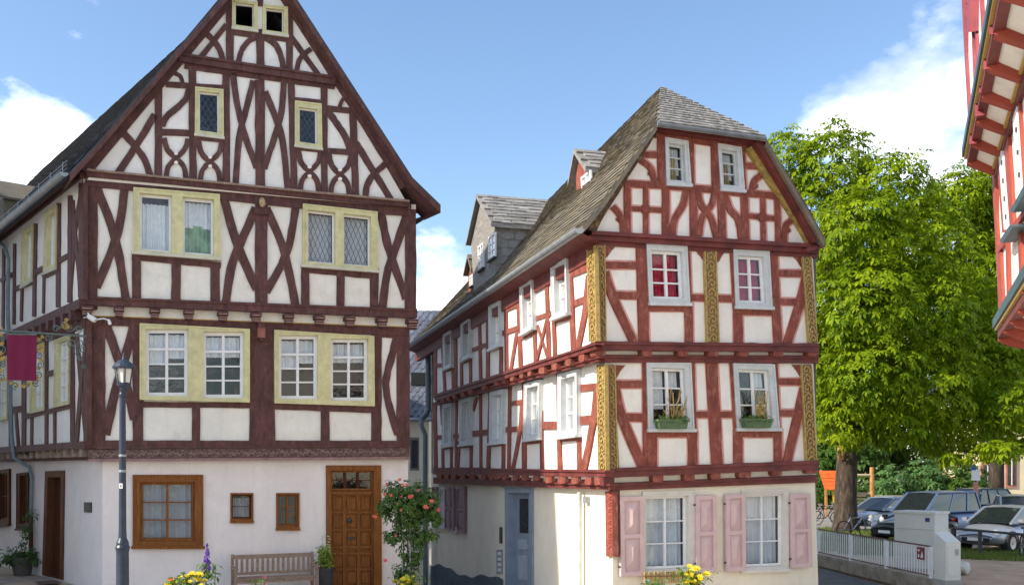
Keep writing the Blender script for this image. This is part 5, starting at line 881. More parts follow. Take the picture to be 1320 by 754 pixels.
mesh('body', [P8(-.19, -.2, 0), P8(.19, -.2, 0), P8(.19, .25, 0), P8(-.19, .25, 0), P8(-.19, -.2, .98), P8(.19, -.2, .98), P8(.19, .25, 1.2), P8(-.19, .25, 1.2)], [(0, 1, 5, 4), (1, 2, 6, 5), (2, 3, 7, 6), (3, 0, 4, 7), (4, 5, 6, 7)], M_CAB, SB)
MB().box(P8(.0, -.205, .55), .30, .02, .7, (x_, y_, Zv)).build('door', M_CAB, SB); MB().box(P8(.08, -.225, .75), .07, .03, .14, (x_, y_, Zv)).build('lock', M_ZINC, SB); MB().box(P8(0, 0.02, .02), .42, .5, .16, (x_, y_, Zv)).build('base', MATS['cabinet_base'], SB)
c = unp(1240, 736, 24.6); st_ = blobmesh('boulder', (c.x, c.y, .16), .2, (1, 1, .9), mat('pale_stone', (.62, .60, .54), .9, .1, 4, .3), loc=(c.x, c.y, 0)); tag(st_, 'rounded pale boulder beside the meter box', 'boulder')

# ============================================================ vehicles
def car(name, label, px, Y, yaw, paint, L=4.0, W=1.72, hr=1.45, hb=.92, hood=.95, kindv='hatch', group='cars parked behind the railing', rear_lights=True):
    X = (px-CX)/F*Y; f = Vector((math.cos(yaw), math.sin(yaw), 0)); l = Vector((-f.y, f.x, 0)); O_ = Vector((X, Y, 0)); root = empty(name, O_, label, 'car', group)
    P = lambda x, y, z: O_+f*x+l*y+Zv*z
    h = L/2; van = kindv == 'van'
    # lower body: stations front to back (x, z low, z top, half width)
    st = [(h, .35, .55, .55*W/1.72), (h-.06, .26, .68, .70*W/1.72), (h-.35, .2, .76 if not van else .95, .82*W/1.72), (h-hood, .18, hb-.02, W/2), (.2, .18, hb, W/2), (-h+.7, .2, hb+.03, W/2), (-h+.15, .25, hb+.02, .80*W/1.72), (-h, .35, hb-.1, .70*W/1.72)]
    v = []; fs = []; secs = 9
    for x, z0, z1, hw in st:
        zm = (z0+z1)/2+.05
        for y, z in ((-hw*.86, z0), (-hw, z0+.12), (-hw*1.01, zm), (-hw*.95, z1-.03), (0, z1+.04), (hw*.95, z1-.03), (hw*1.01, zm), (hw, z0+.12), (hw*.86, z0)): v.append(P(x, y, z))
    for i in range(len(st)-1):
        for k in range(secs-1): a = i*secs+k; fs.append((a, a+1, a+secs+1, a+secs))
        fs.append((i*secs+secs-1, i*secs, (i+1)*secs, (i+1)*secs+secs-1))
    fs += [tuple(range(secs)), tuple((len(st)-1)*secs+k for k in range(secs))]
    body = mesh('body', v, fs, paint, root, smooth=False)
    for p_ in body.data.polygons: p_.use_smooth = True
    sm_ = body.modifiers.new('round', 'SUBSURF'); sm_.levels = 2; sm_.render_levels = 2
    # greenhouse
    xa, xb, xc, xd = h-hood+.12, (h-hood-.85 if not van else h-hood-.72), (-h+.95 if not van else -h+.32), (-h+.12 if not van else -h+.06)
    wb, wr = W/2*.93, W/2*.74
    gb = [P(xa, -wb*.9, hb), P(xa, wb*.9, hb), P(xd, wb*.88, hb+.02), P(xd, -wb*.88, hb+.02)]; gt = [P(xb, -wr, hr-.07), P(xb, wr, hr-.07), P(xc, wr, hr-.08 if not van else hr-.03), P(xc, -wr, hr-.08 if not van else hr-.03)]
    mid = [P((xb+xc)/2, -wr*1.0, hr), P((xb+xc)/2, wr*1.0, hr)]
    mesh('roof_panel', [gt[0], gt[1], mid[1], gt[2], gt[3], mid[0], P((xb+xc)/2, 0, hr+.03), P(xb, 0, hr-.04), P(xc, 0, hr-.05 if not van else hr-.01)], [(7, 1, 2, 6), (0, 7, 6, 5), (6, 2, 3, 8), (5, 6, 8, 4)], paint, root, smooth=True)
    gl = mat('car_glass_dark', (.015, .02, .022), .04, .1, 4, 0, spec=.8)
    mesh('windscreen', [gb[0], gb[1], gt[1], gt[0]], [(0, 1, 2, 3)], gl, root); mesh('rear_window', [gb[2], gb[3], gt[3], gt[2]], [(0, 1, 2, 3)], gl, root)
    for s in (0, 1):
        b0, b1, t0, t1 = (gb[0], gb[3], gt[0], gt[3]) if s == 0 else (gb[1], gb[2], gt[1], gt[2]); mesh('side_window', [b0, b1, t1, t0], [(0, 1, 2, 3)], gl, root)
        pil = MB(); sgn = -1 if s == 0 else 1
        for t in ((0, .0), (.42, .42), (.74, .78), (1, 1)):
            A_, B_ = b0.lerp(b1, t[0]), t0.lerp(t1, t[1]); pil.tube([A_, B_], .045 if t[0] not in (.42,) else .03, 5)
        pil.tube([t0, t1], .045, 5); pil.tube([b0, b1], .03, 5); pil.build('pillars', paint, root)
    tyre = mat('tyre', (.02, .02, .02), .85, .1, 9, .1); rim = mat('rim', (.42, .43, .45), .35, .1, 9, 0, metal=.6)
    for sx in (h-.72, -h+.72):
        for sy in (-1, 1):
            c = P(sx, sy*(W/2-.10), .31); ax = l*sy; w_ = MB().lathe(c, [(.18, -.1), (.31, -.09), (.315, 0), (.31, .09), (.21, .105), (.2, .08)], 18, ax).build('wheel', tyre, root, smooth=False)
            MB().lathe(c, [(.2, .06), (.2, .095), (.06, .085), (.03, .11)], 14, ax).build('rim', rim, w_)
            MB().lathe(c, [(.33, -.12), (.38, -.12), (.38, .104), (.33, .108)], 18, ax, False).build('wheel_arch', mat('arch_black', (.02, .02, .022), .8, .1, 9, 0), root)
    for sy in (-1, 1):
        MB().lathe(P(h-.17, sy*.57*W/1.72, .60 if not van else .74), [(.05, -.12), (.13, -.06), (.15, .02), (.12, .09), (.05, .115)], 14, f+l*sy*.35+Zv*.25).build('headlight', mat('headlight', (.42, .44, .46), .12, .05, 9, 0), root, smooth=True)
        mesh('tail_light', [P(-h-.012, sy*.40, .62), P(-h+.10, sy*.74*W/1.72+sy*.01, .62), P(-h+.10, sy*.74*W/1.72+sy*.01, .88), P(-h-.012, sy*.44, .84)], [(0, 1, 2, 3)], mat('tail_light', (.45, .01, .015), .2, .1, 9, 0), root)
        MB().box(P(xa-.28, sy*(W/2+.06), hb+.08), .12, .16, .12, (f, l, Zv)).build('mirror', paint, root)
    MB().box(P(h+.005, 0, .40), .03, .9, .14, (f, l, Zv)).build('grille', MATS['arch_black'], root); MB().box(P(h+.022, 0, .42), .02, .5, .1, (f, l, Zv)).build('number_plate', M_WHT, root); MB().box(P(-h-.012, 0, .60), .02, .5, .11, (f, l, Zv)).build('number_plate', M_WHT, root)
    return root
def paint(n, c, metal=.5): return mat(n, c, .28, .02, 2, 0, spec=.6, metal=metal)
car('silver_hatchback', 'silver hatchback with its front towards the low black rail', 1296, 32.3, math.atan2(-.60, -.80), paint('paint_silver', (.36, .38, .43)), L=3.9)
car('blue_van', 'blue grey compact van parked behind the grey cabinet', 1199, 37.6, math.atan2(-.50, -.86), paint('paint_blue', (.13, .19, .31)), L=4.3, W=1.8, hr=1.80, hb=1.02, hood=.95, kindv='van')
car('silver_saloon', 'silver blue car parked right of the chestnut trunk', 1143, 42.5, math.atan2(-.55, -.83), paint('paint_silverblue', (.42, .50, .62)), L=4.2)
car('black_car', 'black car half hidden behind the grey cabinet', 1178, 35.6, math.atan2(-.5, -.86), paint('paint_black', (.012, .013, .016), .2), L=3.2, hr=1.12, hb=.84, hood=1.0)
car('red_car', 'red car of which only the roof shows above the blue van', 1190, 47.5, math.atan2(-.3, -.95), paint('paint_red', (.42, .02, .03), .2), L=4.1, hr=1.52)
car('teal_car', 'dark teal car parked behind the silver hatchback', 1277, 48, math.atan2(.5, .86), paint('paint_teal', (.03, .07, .085)), L=4.0, hr=1.72, kindv='van', W=1.75)
car('silver_rear_car', 'silver car seen from the rear with red tail lights', 1306, 44.5, math.atan2(.93, .35), paint('paint_silver2', (.50, .52, .56)), L=4.2, hr=1.5)
# low rail in front of the cars
LR = empty('low_barrier', unp(1262, 708, 31.5), 'low black steel rail in front of the silver hatchback', 'barrier'); LR.location.z = 0; LOC[LR] = Vector(LR.location)
r0, r1 = unp(1226, 675, 31.0), unp(1335, 692, 28.5); r0.z = .78; r1.z = .72; MB().tube([r0, r1], .04, 8).build('rail', M_IRON, LR)
for t in (.02, .36, .9): p = r0.lerp(r1, t); MB().box((p.x, p.y, p.z/2), .09, .09, p.z).build('post', M_IRON, LR)
def bike(px, Y, yaw, label, cm):
    O_ = Vector(((px-CX)/F*Y, Y, 0)); f = Vector((math.cos(yaw), math.sin(yaw), 0)); l = Vector((-f.y, f.x, 0)); root = empty('bicycle', O_, label, 'bicycle', 'bicycles by the chestnut'); P = lambda x, z, y=0: O_+f*x+Zv*z+l*y
    for x in (-.52, .52):
        mb = MB(); mb.tube([P(x+.33*math.cos(a), .34+.33*math.sin(a)) for a in np.linspace(0, 6.2832, 21)], .022, 6, cap=False); w_ = mb.build('wheel', MATS['tyre'], root)
        mb = MB()
        for k in range(8): a = k*math.pi/4; mb.tube([P(x, .34), P(x+.32*math.cos(a), .34+.32*math.sin(a))], .006, 3)
        mb.build('spokes', MATS['rim'], w_)
    mb = MB()
    for a, b in (((-.52, .34), (-.1, .32)), ((-.52, .34), (-.2, .78)), ((-.1, .32), (-.22, .85)), ((-.1, .32), (.36, .78)), ((-.2, .76), (.36, .82)), ((.52, .34), (.34, .98))): mb.tube([P(*a), P(*b)], .02, 6)
    mb.build('frame', cm, root); mb = MB(); mb.tube([P(.3, 1.02, -.28), P(.36, 1.0, -.1), P(.36, 1.0, .1), P(.3, 1.02, .28)], .014, 6); mb.build('handlebar', M_IRON, root); MB().box(P(-.24, .9), .26, .12, .06, (f, l, Zv)).build('saddle', M_IRON, root)
bike(1102, 37.5, .35, 'silver bicycle leaning by the chestnut trunk, right side', MATS['rim']); bike(1066, 46, .2, 'dark bicycle left of the chestnut trunk', M_IRON); bike(1063, 49, -.3, 'bicycle behind the dark one, left of the trunk', MATS['rim']); bike(1322, 29.5, .9, 'dark bicycle standing in for a motorbike, cut off by the right edge', M_IRON)  # the last one is a bicycle shape in place of a motorbike
# sign post in the car park
SP = empty('parking_sign', ((1257-CX)/F*40, 40, 0), 'post with white and blue signs above the blue van', 'sign'); sx = (1257-CX)/F*40
MB().tube([(sx+.1, 40, 0), (sx+.1, 40, 2.75)], .035, 8).build('pole', M_ZINC, SP); MB().box((sx, 39.94, 2.4), .36, .02, .42).build('white_plate', M_WHT, SP); MB().box((sx-.1, 39.93, 2.72), .2, .02, .22).build('blue_plate', mat('sign_blue', (.02, .12, .4), .5, .1, 5, 0), SP); MB().box((sx, 39.94, 1.75), .2, .02, .75).build('red_plate', mat('sign_salmon', (.55, .22, .18), .5, .1, 5, 0), SP)
# playground
PY = 55.0
PH = empty('play_hut', ((1066-CX)/F*PY, PY, 0), 'wooden play hut with bright orange roof behind the trunk', 'play hut'); hx = (1068-CX)/F*PY
M_OR = mat('orange_boards', (.75, .13, .02), .6, .12, 5, .2); M_YB = mat('yellow_boards', (.75, .50, .02), .6, .1, 5, .1); M_PW2 = mat('play_wood', (.52, .26, .08), .7, .2, 5, .3)
for i in range(5): z = 2.55-i*.2; mesh('roof_board', [Vector((hx-.55+.06*i*0, PY-.2*i, z)), Vector((hx+1.2, PY-.2*i, z)), Vector((hx+1.2, PY-.2*i-.24, z-.24)), Vector((hx-.55, PY-.2*i-.24, z-.24)), Vector((hx-.55, PY-.2*i-.2, z-.26)), Vector((hx+1.2, PY-.2*i-.2, z-.26))], [(0, 1, 2, 3), (2, 3, 4, 5)], M_OR, PH)
MB().box((hx+.3, PY-.7, 1.15), .6, .05, .8).build('side_panel', M_YB, PH)
for x in (-.4, 1.1): MB().box((hx+x, PY-.8, .85), .12, .12, 1.7).build('post', M_PW2, PH)
PFm = empty('climbing_frame', ((1115-CX)/F*PY, PY, 0), 'orange wooden climbing frame beside the chestnut trunk', 'climbing frame'); pxm = lambda p: (p-CX)/F*PY
for p_, zt in ((1124, 2.75), (1099, 2.4)): MB().tube([(pxm(p_), PY, 0), (pxm(p_), PY, zt)], .12, 10).build('post', M_PW2, PFm)
for z in (2.3, 1.25): MB().tube([(pxm(1098), PY, z), (pxm(1127), PY, z)], .07, 8).build('crossbar', mat('pale_wood', (.50, .42, .27), .7, .15, 5, .2), PFm)
for i in range(5): MB().box((pxm(1107), PY-.1, .35+i*.2), .75, .06, .12).build('climbing_board', MATS['pale_wood'], PFm)
MB().tube([(pxm(1126), PY, 1.2), (pxm(1137), PY-.5, .2)], .05, 6).build('slide_rope', MATS['pale_wood'], PFm)
PFn = empty('park_fence', (pxm(1155), 58, 0), 'pale slatted fence behind the parked cars', 'fence')
for i in range(34): MB().box(((1128-CX)/F*58+i*.115, 58, .55), .07, .03, 1.05).build('slat', MATS['pale_wood'], PFn)
MB().box(((1128-CX)/F*58+2, 58.03, .85), 4.2, .03, .08).build('rail', MATS['pale_wood'], PFn)
# cream house behind the car park
BH = empty('cream_house', ((1330-CX)/F*62, 62, 0), 'pale cream house with pink window surrounds behind the cars', 'house'); bx0 = (1263-CX)/F*62
M_CRM = mat('cream_render', (.72, .62, .42), .9, .05, 1, .1)
MB().box((bx0+6, 66, 3.4), 12, 8, 7.8).build('wall', M_CRM, BH); mesh('roof', [Vector((bx0-.4, 61.6, 7.3)), Vector((bx0+12.4, 61.6, 7.3)), Vector((bx0+12.4, 66, 11)), Vector((bx0-.4, 66, 11)), Vector((bx0+12.4, 70.4, 7.3)), Vector((bx0-.4, 70.4, 7.3))], [(0, 1, 2, 3), (3, 2, 4, 5), (0, 3, 5)], M_SLATE, BH)
M_SAL = mat('salmon_stone', (.52, .22, .17), .8, .1, 3, .1)
for p_, y0, y1 in ((1303, 588, 628), (1272, 596, 628), (1335, 588, 628)):
    x = (p_-CX)/F*62; z0, z1 = H+(HY-y1)/F*62, H+(HY-y0)/F*62; w_ = MB().box((x, 61.97, (z0+z1)/2), .75, .1, z1-z0).build('window', M_SAL, BH); MB().box((x, 61.9, (z0+z1)/2), .5, .04, z1-z0-.3).build('pane', G_DARK, w_); MB().box((x, 61.88, (z0+z1)/2), .06, .04, z1-z0-.3).build('mullion', M_WHT, w_)

# ============================================================ vegetation
def leaves(name, par, pts, nrm, size_, m, nl=6, droop=.45, asp=.34, smooth_=True, kind=None, jit=.35, curl=.25):
    """palmate clusters: nl leaflets round each point, tilted by nrm; one mesh"""
    n = len(pts); V_ = np.zeros((n*nl, 6, 3)); pts = np.asarray(pts, float); nrm = np.asarray(nrm, float); nrm /= np.linalg.norm(nrm, axis=1)[:, None]+1e-9
    ref = np.where(np.abs(nrm[:, 2:3]) > .9, np.array([[1., 0, 0]]), np.array([[0, 0, 1.]])); tx = np.cross(nrm, ref); tx /= np.linalg.norm(tx, axis=1)[:, None]+1e-9; ty = np.cross(nrm, tx)
    a0 = rng.uniform(0, 6.28, n); s = size_*rng.uniform(.7, 1.25, n)
    for k in range(nl):
        a = a0+k*2*math.pi/nl+rng.uniform(-jit, jit, n); d = tx*np.cos(a)[:, None]+ty*np.sin(a)[:, None]; e = np.cross(nrm, d)
        ln = (s*rng.uniform(.8, 1.15, n))[:, None]; dr = (droop*rng.uniform(.6, 1.4, n))[:, None]
        down = np.zeros((n, 3)); down[:, 2] = -1
        b = pts+d*ln*.06; mid = pts+d*ln*.58-nrm*ln*.05+down*ln*dr*.25; tip = pts+d*ln*.95+down*ln*dr*.75; w = ln*asp*.5
        fold = nrm*ln*curl*.22
        V_[k::nl, 0] = b; V_[k::nl, 1] = mid+e*w+fold; V_[k::nl, 2] = tip; V_[k::nl, 3] = mid-e*w+fold; V_[k::nl, 4] = mid; V_[k::nl, 5] = mid
    V_ = V_[:, :5].reshape(-1, 3); N_ = n*nl; L = LOC[par] if par else Vector((0, 0, 0)); V_ = V_-np.array(L)
    base = np.arange(N_)[:, None]*5; tri = np.concatenate([base+np.array([[0, 1, 4]]), base+np.array([[1, 2, 4]]), base+np.array([[2, 3, 4]]), base+np.array([[3, 0, 4]])], 1).reshape(-1, 3)
    me = bpy.data.meshes.new(name); me.vertices.add(len(V_)); me.vertices.foreach_set('co', V_.ravel()); me.loops.add(tri.size); me.loops.foreach_set('vertex_index', tri.ravel().astype(np.int32))
    me.polygons.add(len(tri)); me.polygons.foreach_set('loop_start', np.arange(0, tri.size, 3, dtype=np.int32)); me.polygons.foreach_set('loop_total', np.full(len(tri), 3, np.int32)); me.update(); me.validate()
    o = bpy.data.objects.new(name, me); COL.objects.link(o); o.parent = par; me.materials.append(m); LOC[o] = L
    if kind: o['kind'] = kind
    return o
def lobe_points(lobes, dens, up=.5, shell=(.72, 1.03), flat=.0):
    P_, N_ = [], []
    for (x, y, z, rx, ry, rz) in lobes:
        n = int(dens*(rx*ry+ry*rz+rx*rz)/3*4*math.pi); d = rng.normal(size=(n, 3)); d /= np.linalg.norm(d, axis=1)[:, None]
        ph = rng.uniform(0, 6.28, 6); bum = 1+.11*np.sin(d[:, 0]*6+ph[0])*np.sin(d[:, 2]*7+ph[1])+.10*np.sin(d[:, 1]*8+ph[2]+d[:, 2]*5)+.06*np.sin(d[:, 0]*15+ph[3])*np.sin(d[:, 2]*14+ph[4])
        r = (rng.uniform(shell[0], shell[1], n)**.6*bum)[:, None]; p = d*r*np.array([rx, ry, rz])+np.array([x, y, z]); P_.append(p); q = d/np.array([rx, ry, rz]); q /= np.linalg.norm(q, axis=1)[:, None]; q[:, 2] += up; q += rng.normal(size=q.shape)*.28; N_.append(q)
    return np.concatenate(P_), np.concatenate(N_)
LM_CH = leafmat('leaf_chestnut', (.03, .105, .004), (.37, .47, .008), .45, .6)
LM_BG = leafmat('leaf_background', (.025, .075, .015), (.09, .16, .02), .3)
LM_BUSH = leafmat('leaf_bush', (.06, .15, .05), (.14, .24, .06), .3)
M_BARK = mat('bark', (.085, .062, .045), .95, .35, 3, 1.0, 18, stretch=(3, 3, .7), dirt=((.17, .13, .085), 3, .55, .75))
def lob(px, py, rp, Y, k=1.0, sy=1.0, dz=None): s = Y/F; return ((px-CX)*s, Y, H+(HY-py)*s, rp*s*k, rp*s*.95, rp*s*sy)
TY = 41.0
TR = empty('chestnut_tree', ((1090-CX)/F*TY, TY, 0), 'big bright green chestnut tree with thick trunk between the houses', 'tree', 'trees')
LB_ = [lob(1015, 205, 38, TY+1), lob(1075, 212, 52, TY), lob(1150, 250, 58, TY-1), lob(1050, 300, 62, TY+.5), lob(1110, 300, 60, TY-2.5), lob(1190, 320, 62, TY-1), lob(1050, 400, 62, TY), lob(1120, 395, 66, TY-3), lob(1190, 410, 66, TY-2), lob(1060, 480, 55, TY), lob(1125, 480, 60, TY-3), lob(1200, 490, 60, TY-2), lob(1260, 470, 52, TY), lob(1090, 535, 42, TY-2), lob(1160, 545, 42, TY-2, 1.1, .7), lob(1250, 545, 42, TY-1, 1.2, .6), lob(1300, 520, 40, TY-2, 1.1, .8), lob(1290, 580, 26, TY-4, 1.2, .5), lob(1145, 350, 75, TY+3), lob(1120, 450, 80, TY+3), lob(1235, 590, 20, TY-3, 1.3, .4), lob(1210, 572, 24, TY+1, 1.3, .55), lob(1262, 572, 24, TY+1, 1.3, .5), lob(1312, 558, 30, TY, 1.2, .8), lob(1305, 450, 50, TY+1), lob(1262, 400, 45, TY+2)]
p_, n_ = lobe_points(LB_, 18, .85, shell=(.55, 1.05)); leaves('crown', TR, p_, n_, .245, LM_CH, 6, .55, .42)
tb = MB(); tx0 = (1090-CX)/F*TY
tb.tube([(tx0-.05, TY, -.2), (tx0, TY, .4), (tx0, TY, 1.5), (tx0+.05, TY, 2.8), (tx0+.1, TY, 4.2), (tx0+.3, TY-.1, 6.5), (tx0+.6, TY, 9.5), (tx0+.7, TY, 13)], [.62, .50, .45, .43, .40, .33, .22, .08], 16); tb.build('trunk', M_BARK, TR, smooth=True)
for (a, b, c, d) in [((0, 3.9), (-1.2, 5.5), (-2.4, 8), (-2.8, 11)), ((.1, 4.2), (1.5, 5.6), (3.3, 7.2), (4.9, 8.4)), ((.1, 5.0), (1.0, 8), (2.0, 11), (2.6, 14)), ((.1, 3.6), (2, 4.6), (4.2, 5.0), (6.2, 4.6)), ((0, 4.4), (-.6, 7), (-1, 11), (-.6, 15))]:
    MB().tube([(tx0+q[0], TY-.3*i, q[1]) for i, q in enumerate((a, b, c, d))], [.24, .17, .11, .04], 8).build('limb', M_BARK, TR, smooth=True)
blobmesh('stripped_bark', (tx0-.28, TY-.34, 4.55-1.15), .2, (.9, .4, 1.9), mat('bare_wood', (.42, .23, .11), .8, .2, 4, .3), TR, 4)
T2 = empty('second_chestnut', ((1275-CX)/F*52, 52, 0), 'second chestnut behind the big one, next to the right house', 'tree', 'trees'); Y2 = 52
LB2 = [lob(1240, 255, 44, Y2), lob(1205, 270, 34, Y2), lob(1268, 245, 36, Y2), lob(1285, 270, 50, Y2+1), lob(1230, 340, 50, Y2), lob(1285, 360, 60, Y2), lob(1250, 440, 60, Y2), lob(1310, 450, 60, Y2), lob(1290, 330, 60, Y2+2), lob(1225, 400, 45, Y2-1), lob(1275, 500, 50, Y2), lob(1320, 300, 50, Y2), lob(1320, 390, 50, Y2)]
p_, n_ = lobe_points(LB2, 11.5, .85, shell=(.55, 1.05)); leaves('crown', T2, p_, n_, .29, LM_CH, 6, .5, .40); x2 = (1285-CX)/F*Y2
MB().tube([(x2, Y2, -.2), (x2, Y2, 4), (x2+.2, Y2, 9), (x2, Y2, 15)], [.4, .35, .25, .08], 12).build('trunk', M_BARK, T2, smooth=True)
for i, (px, py, r_, Y_, lb) in enumerate([(1075, 575, 60, 66, 'dark leafy tree behind the play hut'), (1150, 560, 60, 70, 'dark leafy tree behind the climbing frame'), (1225, 560, 55, 72, 'leafy tree behind the parked vans')]):
    o = empty('background_tree', ((px-CX)/F*Y_, Y_, 0), lb, 'tree', 'trees'); p_, n_ = lobe_points([lob(px, py-20, r_, Y_), lob(px-28, py+18, r_*.7, Y_-1), lob(px+30, py+15, r_*.7, Y_-1), lob(px, py-60, r_*.8, Y_+2)], 3.0); leaves('crown', o, p_, n_, .5, LM_BG, 5, .4, .5)
    MB().tube([((px-CX)/F*Y_, Y_, -.2), ((px-CX)/F*Y_, Y_, 4), ((px-CX)/F*Y_, Y_, 8)], [.3, .25, .1], 8).build('trunk', M_BARK, o)
for i, (px, py, r_, Y_, lb, lm) in enumerate([(1150, 622, 24, 60, 'fresh green shrub behind the red car', LM_BUSH), (1188, 615, 26, 61, 'pale green shrub behind the blue van', LM_BUSH), (1225, 612, 27, 62, 'dense green shrub left of the sign post', LM_BG), (1115, 630, 20, 62, 'dark shrub behind the climbing frame', LM_BG), (1065, 625, 26, 64, 'dark shrub behind the play hut', LM_BG), (1250, 620, 22, 60, 'dark shrub beside the cream house', LM_BG)]):
    o = empty('shrub', ((px-CX)/F*Y_, Y_, 0), lb, 'shrub', 'shrubs behind the car park'); s = Y_/F; p_, n_ = lobe_points([lob(px, py, r_, Y_), lob(px-r_*.5, py+r_*.5, r_*.7, Y_-.5), lob(px+r_*.5, py+r_*.5, r_*.7, Y_-.5)], 9); leaves('foliage', o, p_, n_, .32, lm, 5, .3, .45)
    MB().tube([((px-CX)*s, Y_, -.1), ((px-CX)*s, Y_, .7)], [.08, .05], 6).build('stem', M_BARK, o)
def grass(name, poly, n, h, m, label):
    xs_ = [p[0] for p in poly]; ys_ = [p[1] for p in poly]; mb_v = []; fs = []
    def inside(x, y):
        c = False; j = len(poly)-1
        for i in range(len(poly)):
            if (poly[i][1] > y) != (poly[j][1] > y) and x < (poly[j][0]-poly[i][0])*(y-poly[i][1])/(poly[j][1]-poly[i][1])+poly[i][0]: c = not c
            j = i
        return c
    k = 0
    while k < n:
        x, y = random.uniform(min(xs_), max(xs_)), random.uniform(min(ys_), max(ys_))
        if not inside(x, y): continue
        a = random.uniform(0, 6.28); hh = h*random.uniform(.5, 1.3); w = .018; b = len(mb_v); dx, dy = math.cos(a)*w, math.sin(a)*w; mb_v += [(x-dx, y-dy, 0), (x+dx, y+dy, 0), (x+random.uniform(-.06, .06), y+random.uniform(-.06, .06), hh)]; fs.append((b, b+1, b+2)); k += 1
    o = mesh(name, mb_v, fs, m); tag(o, label, 'grass', kind='stuff'); return o
LM_GR = leafmat('grass_blade', (.07, .12, .02), (.20, .24, .05), .25)
grass('grass', [(10.2, 30.5), (16.5, 27), (19, 27.6), (16, 31.5), (12, 32.5)], 9000, .12, LM_GR, 'grass strip between the earth path and the silver hatchback')
grass('grass', [(9.7, 31), (12.3, 31.5), (16.5, 38), (15, 43), (10, 43)], 9000, .14, LM_GR, 'rough grass around the chestnut trunk')

# ---- small plants
def stems(mb, x, y, z, n, h, r, rr):
    out = []
    for i in range(n):
        a = rr.uniform(0, 6.28); d = r*math.sqrt(rr.random()); hh = h*rr.uniform(.6, 1.0); p = Vector((x+math.cos(a)*d, y+math.sin(a)*d, z+hh)); mb.tube([(x+math.cos(a)*d*.2, y+math.sin(a)*d*.2, z), (x+math.cos(a)*d*.6, y+math.sin(a)*d*.6, z+hh*.5), tuple(p)], [.008, .006, .004], 4); out.append(p)
    return out
def flower(mb, p, r, n=7, up=(0, -.5, .8)):
    p = Vector(p); z = Vector(up).normalized(); x = z.orthogonal().normalized(); y = z.cross(x)
    for ringi, (k, rad, ht) in enumerate(((n, r, .1), (n-2, r*.65, .35), (4, r*.35, .6))):
        for i in range(k):
            a = 2*math.pi*(i+ringi*.5)/k; d = x*math.cos(a)+y*math.sin(a); e = z.cross(d); mb.add([p, p+d*rad*.6+e*rad*.38+z*rad*ht, p+d*rad+z*rad*(ht+.15), p+d*rad*.6-e*rad*.38+z*rad*ht], [(0, 1, 2, 3)])
LM_PL = leafmat('leaf_plant', (.05, .12, .02), (.16, .26, .05), .3); LM_ROSE = leafmat('leaf_rose', (.03, .08, .02), (.11, .19, .045), .25)
def petal(n, c): return mat(n, c, .6, .15, 20, 0)
for fb, qp in BOXP: leaves('greenery', fb, qp, rng.normal(size=qp.shape)*.5+np.array([0, -.4, .8]), .09, LM_PL, 4, .5, .4)
# rose tree
rx_, rY = (527-CX)/F*21.6, 21.6
RO = empty('rose_tree', (rx_, rY, gz(rx_, rY)), 'tall rose bush with coral blooms beside the brown front door', 'rose bush')
rl = lambda px, py, r_, k=1, sy=1: lob(px, py, r_, rY, k, sy)
p_, n_ = lobe_points([rl(527, 648, 27, 1.05, .9), rl(510, 640, 20), rl(546, 645, 20), rl(524, 672, 18, 1.2, .7), rl(503, 692, 9, 1.1, .9), rl(552, 690, 12, 1.1, .8), rl(540, 705, 8, .8, 1.4), rl(520, 712, 8, .8, 1.6), rl(525, 738, 10, 1.2, .7), rl(554, 660, 10), rl(495, 655, 9), rl(561, 668, 9), rl(536, 690, 11), rl(514, 688, 10), rl(534, 722, 9, .9, 1.2), rl(515, 735, 9)], 125, shell=(.25, 1.45)); leaves('foliage', RO, p_, n_, .08, LM_ROSE, 5, .4, .6)
tb = MB(); rr = random.Random(4); gz0 = gz(rx_, rY)
for dx in (-.16, -.05, .06, .14): tb.tube([(rx_+dx, rY, gz0), (rx_+dx*.7, rY+.02, 1.0), (rx_+dx*1.6, rY, 1.9)], [.018, .014, .008], 6)
tb.build('canes', mat('rose_cane', (.10, .12, .06), .8, .2, 9, 0), RO)
for dx in (-.14, .04): MB().tube([(rx_+dx, rY-.08, gz0), (rx_+dx*.9, rY-.08, 1.5)], .012, 6).build('stake', M_ZINC, RO)
blo = MB(); bl2 = MB()
for i, (px, py) in enumerate([(499, 624), (520, 625), (524, 624), (518, 640), (528, 640), (531, 639), (512, 649), (517, 657), (548, 653), (550, 654), (496, 637), (504, 638), (566, 657), (484, 666), (482, 665), (497, 722), (510, 690), (515, 618), (540, 632), (556, 646)]):
    p = unp(px+rr.uniform(-.5, .5), py, rY-.42); flower(blo if i % 3 else bl2, p, rr.uniform(.03, .06), 7, (rr.uniform(-.6, .6), -1, rr.uniform(.1, .9)))
blo.build('coral_blooms', petal('petal_coral', (.72, .17, .10)), RO, kind='stuff'); bl2.build('pink_blooms', petal('petal_pinkred', (.70, .10, .13)), RO, kind='stuff')
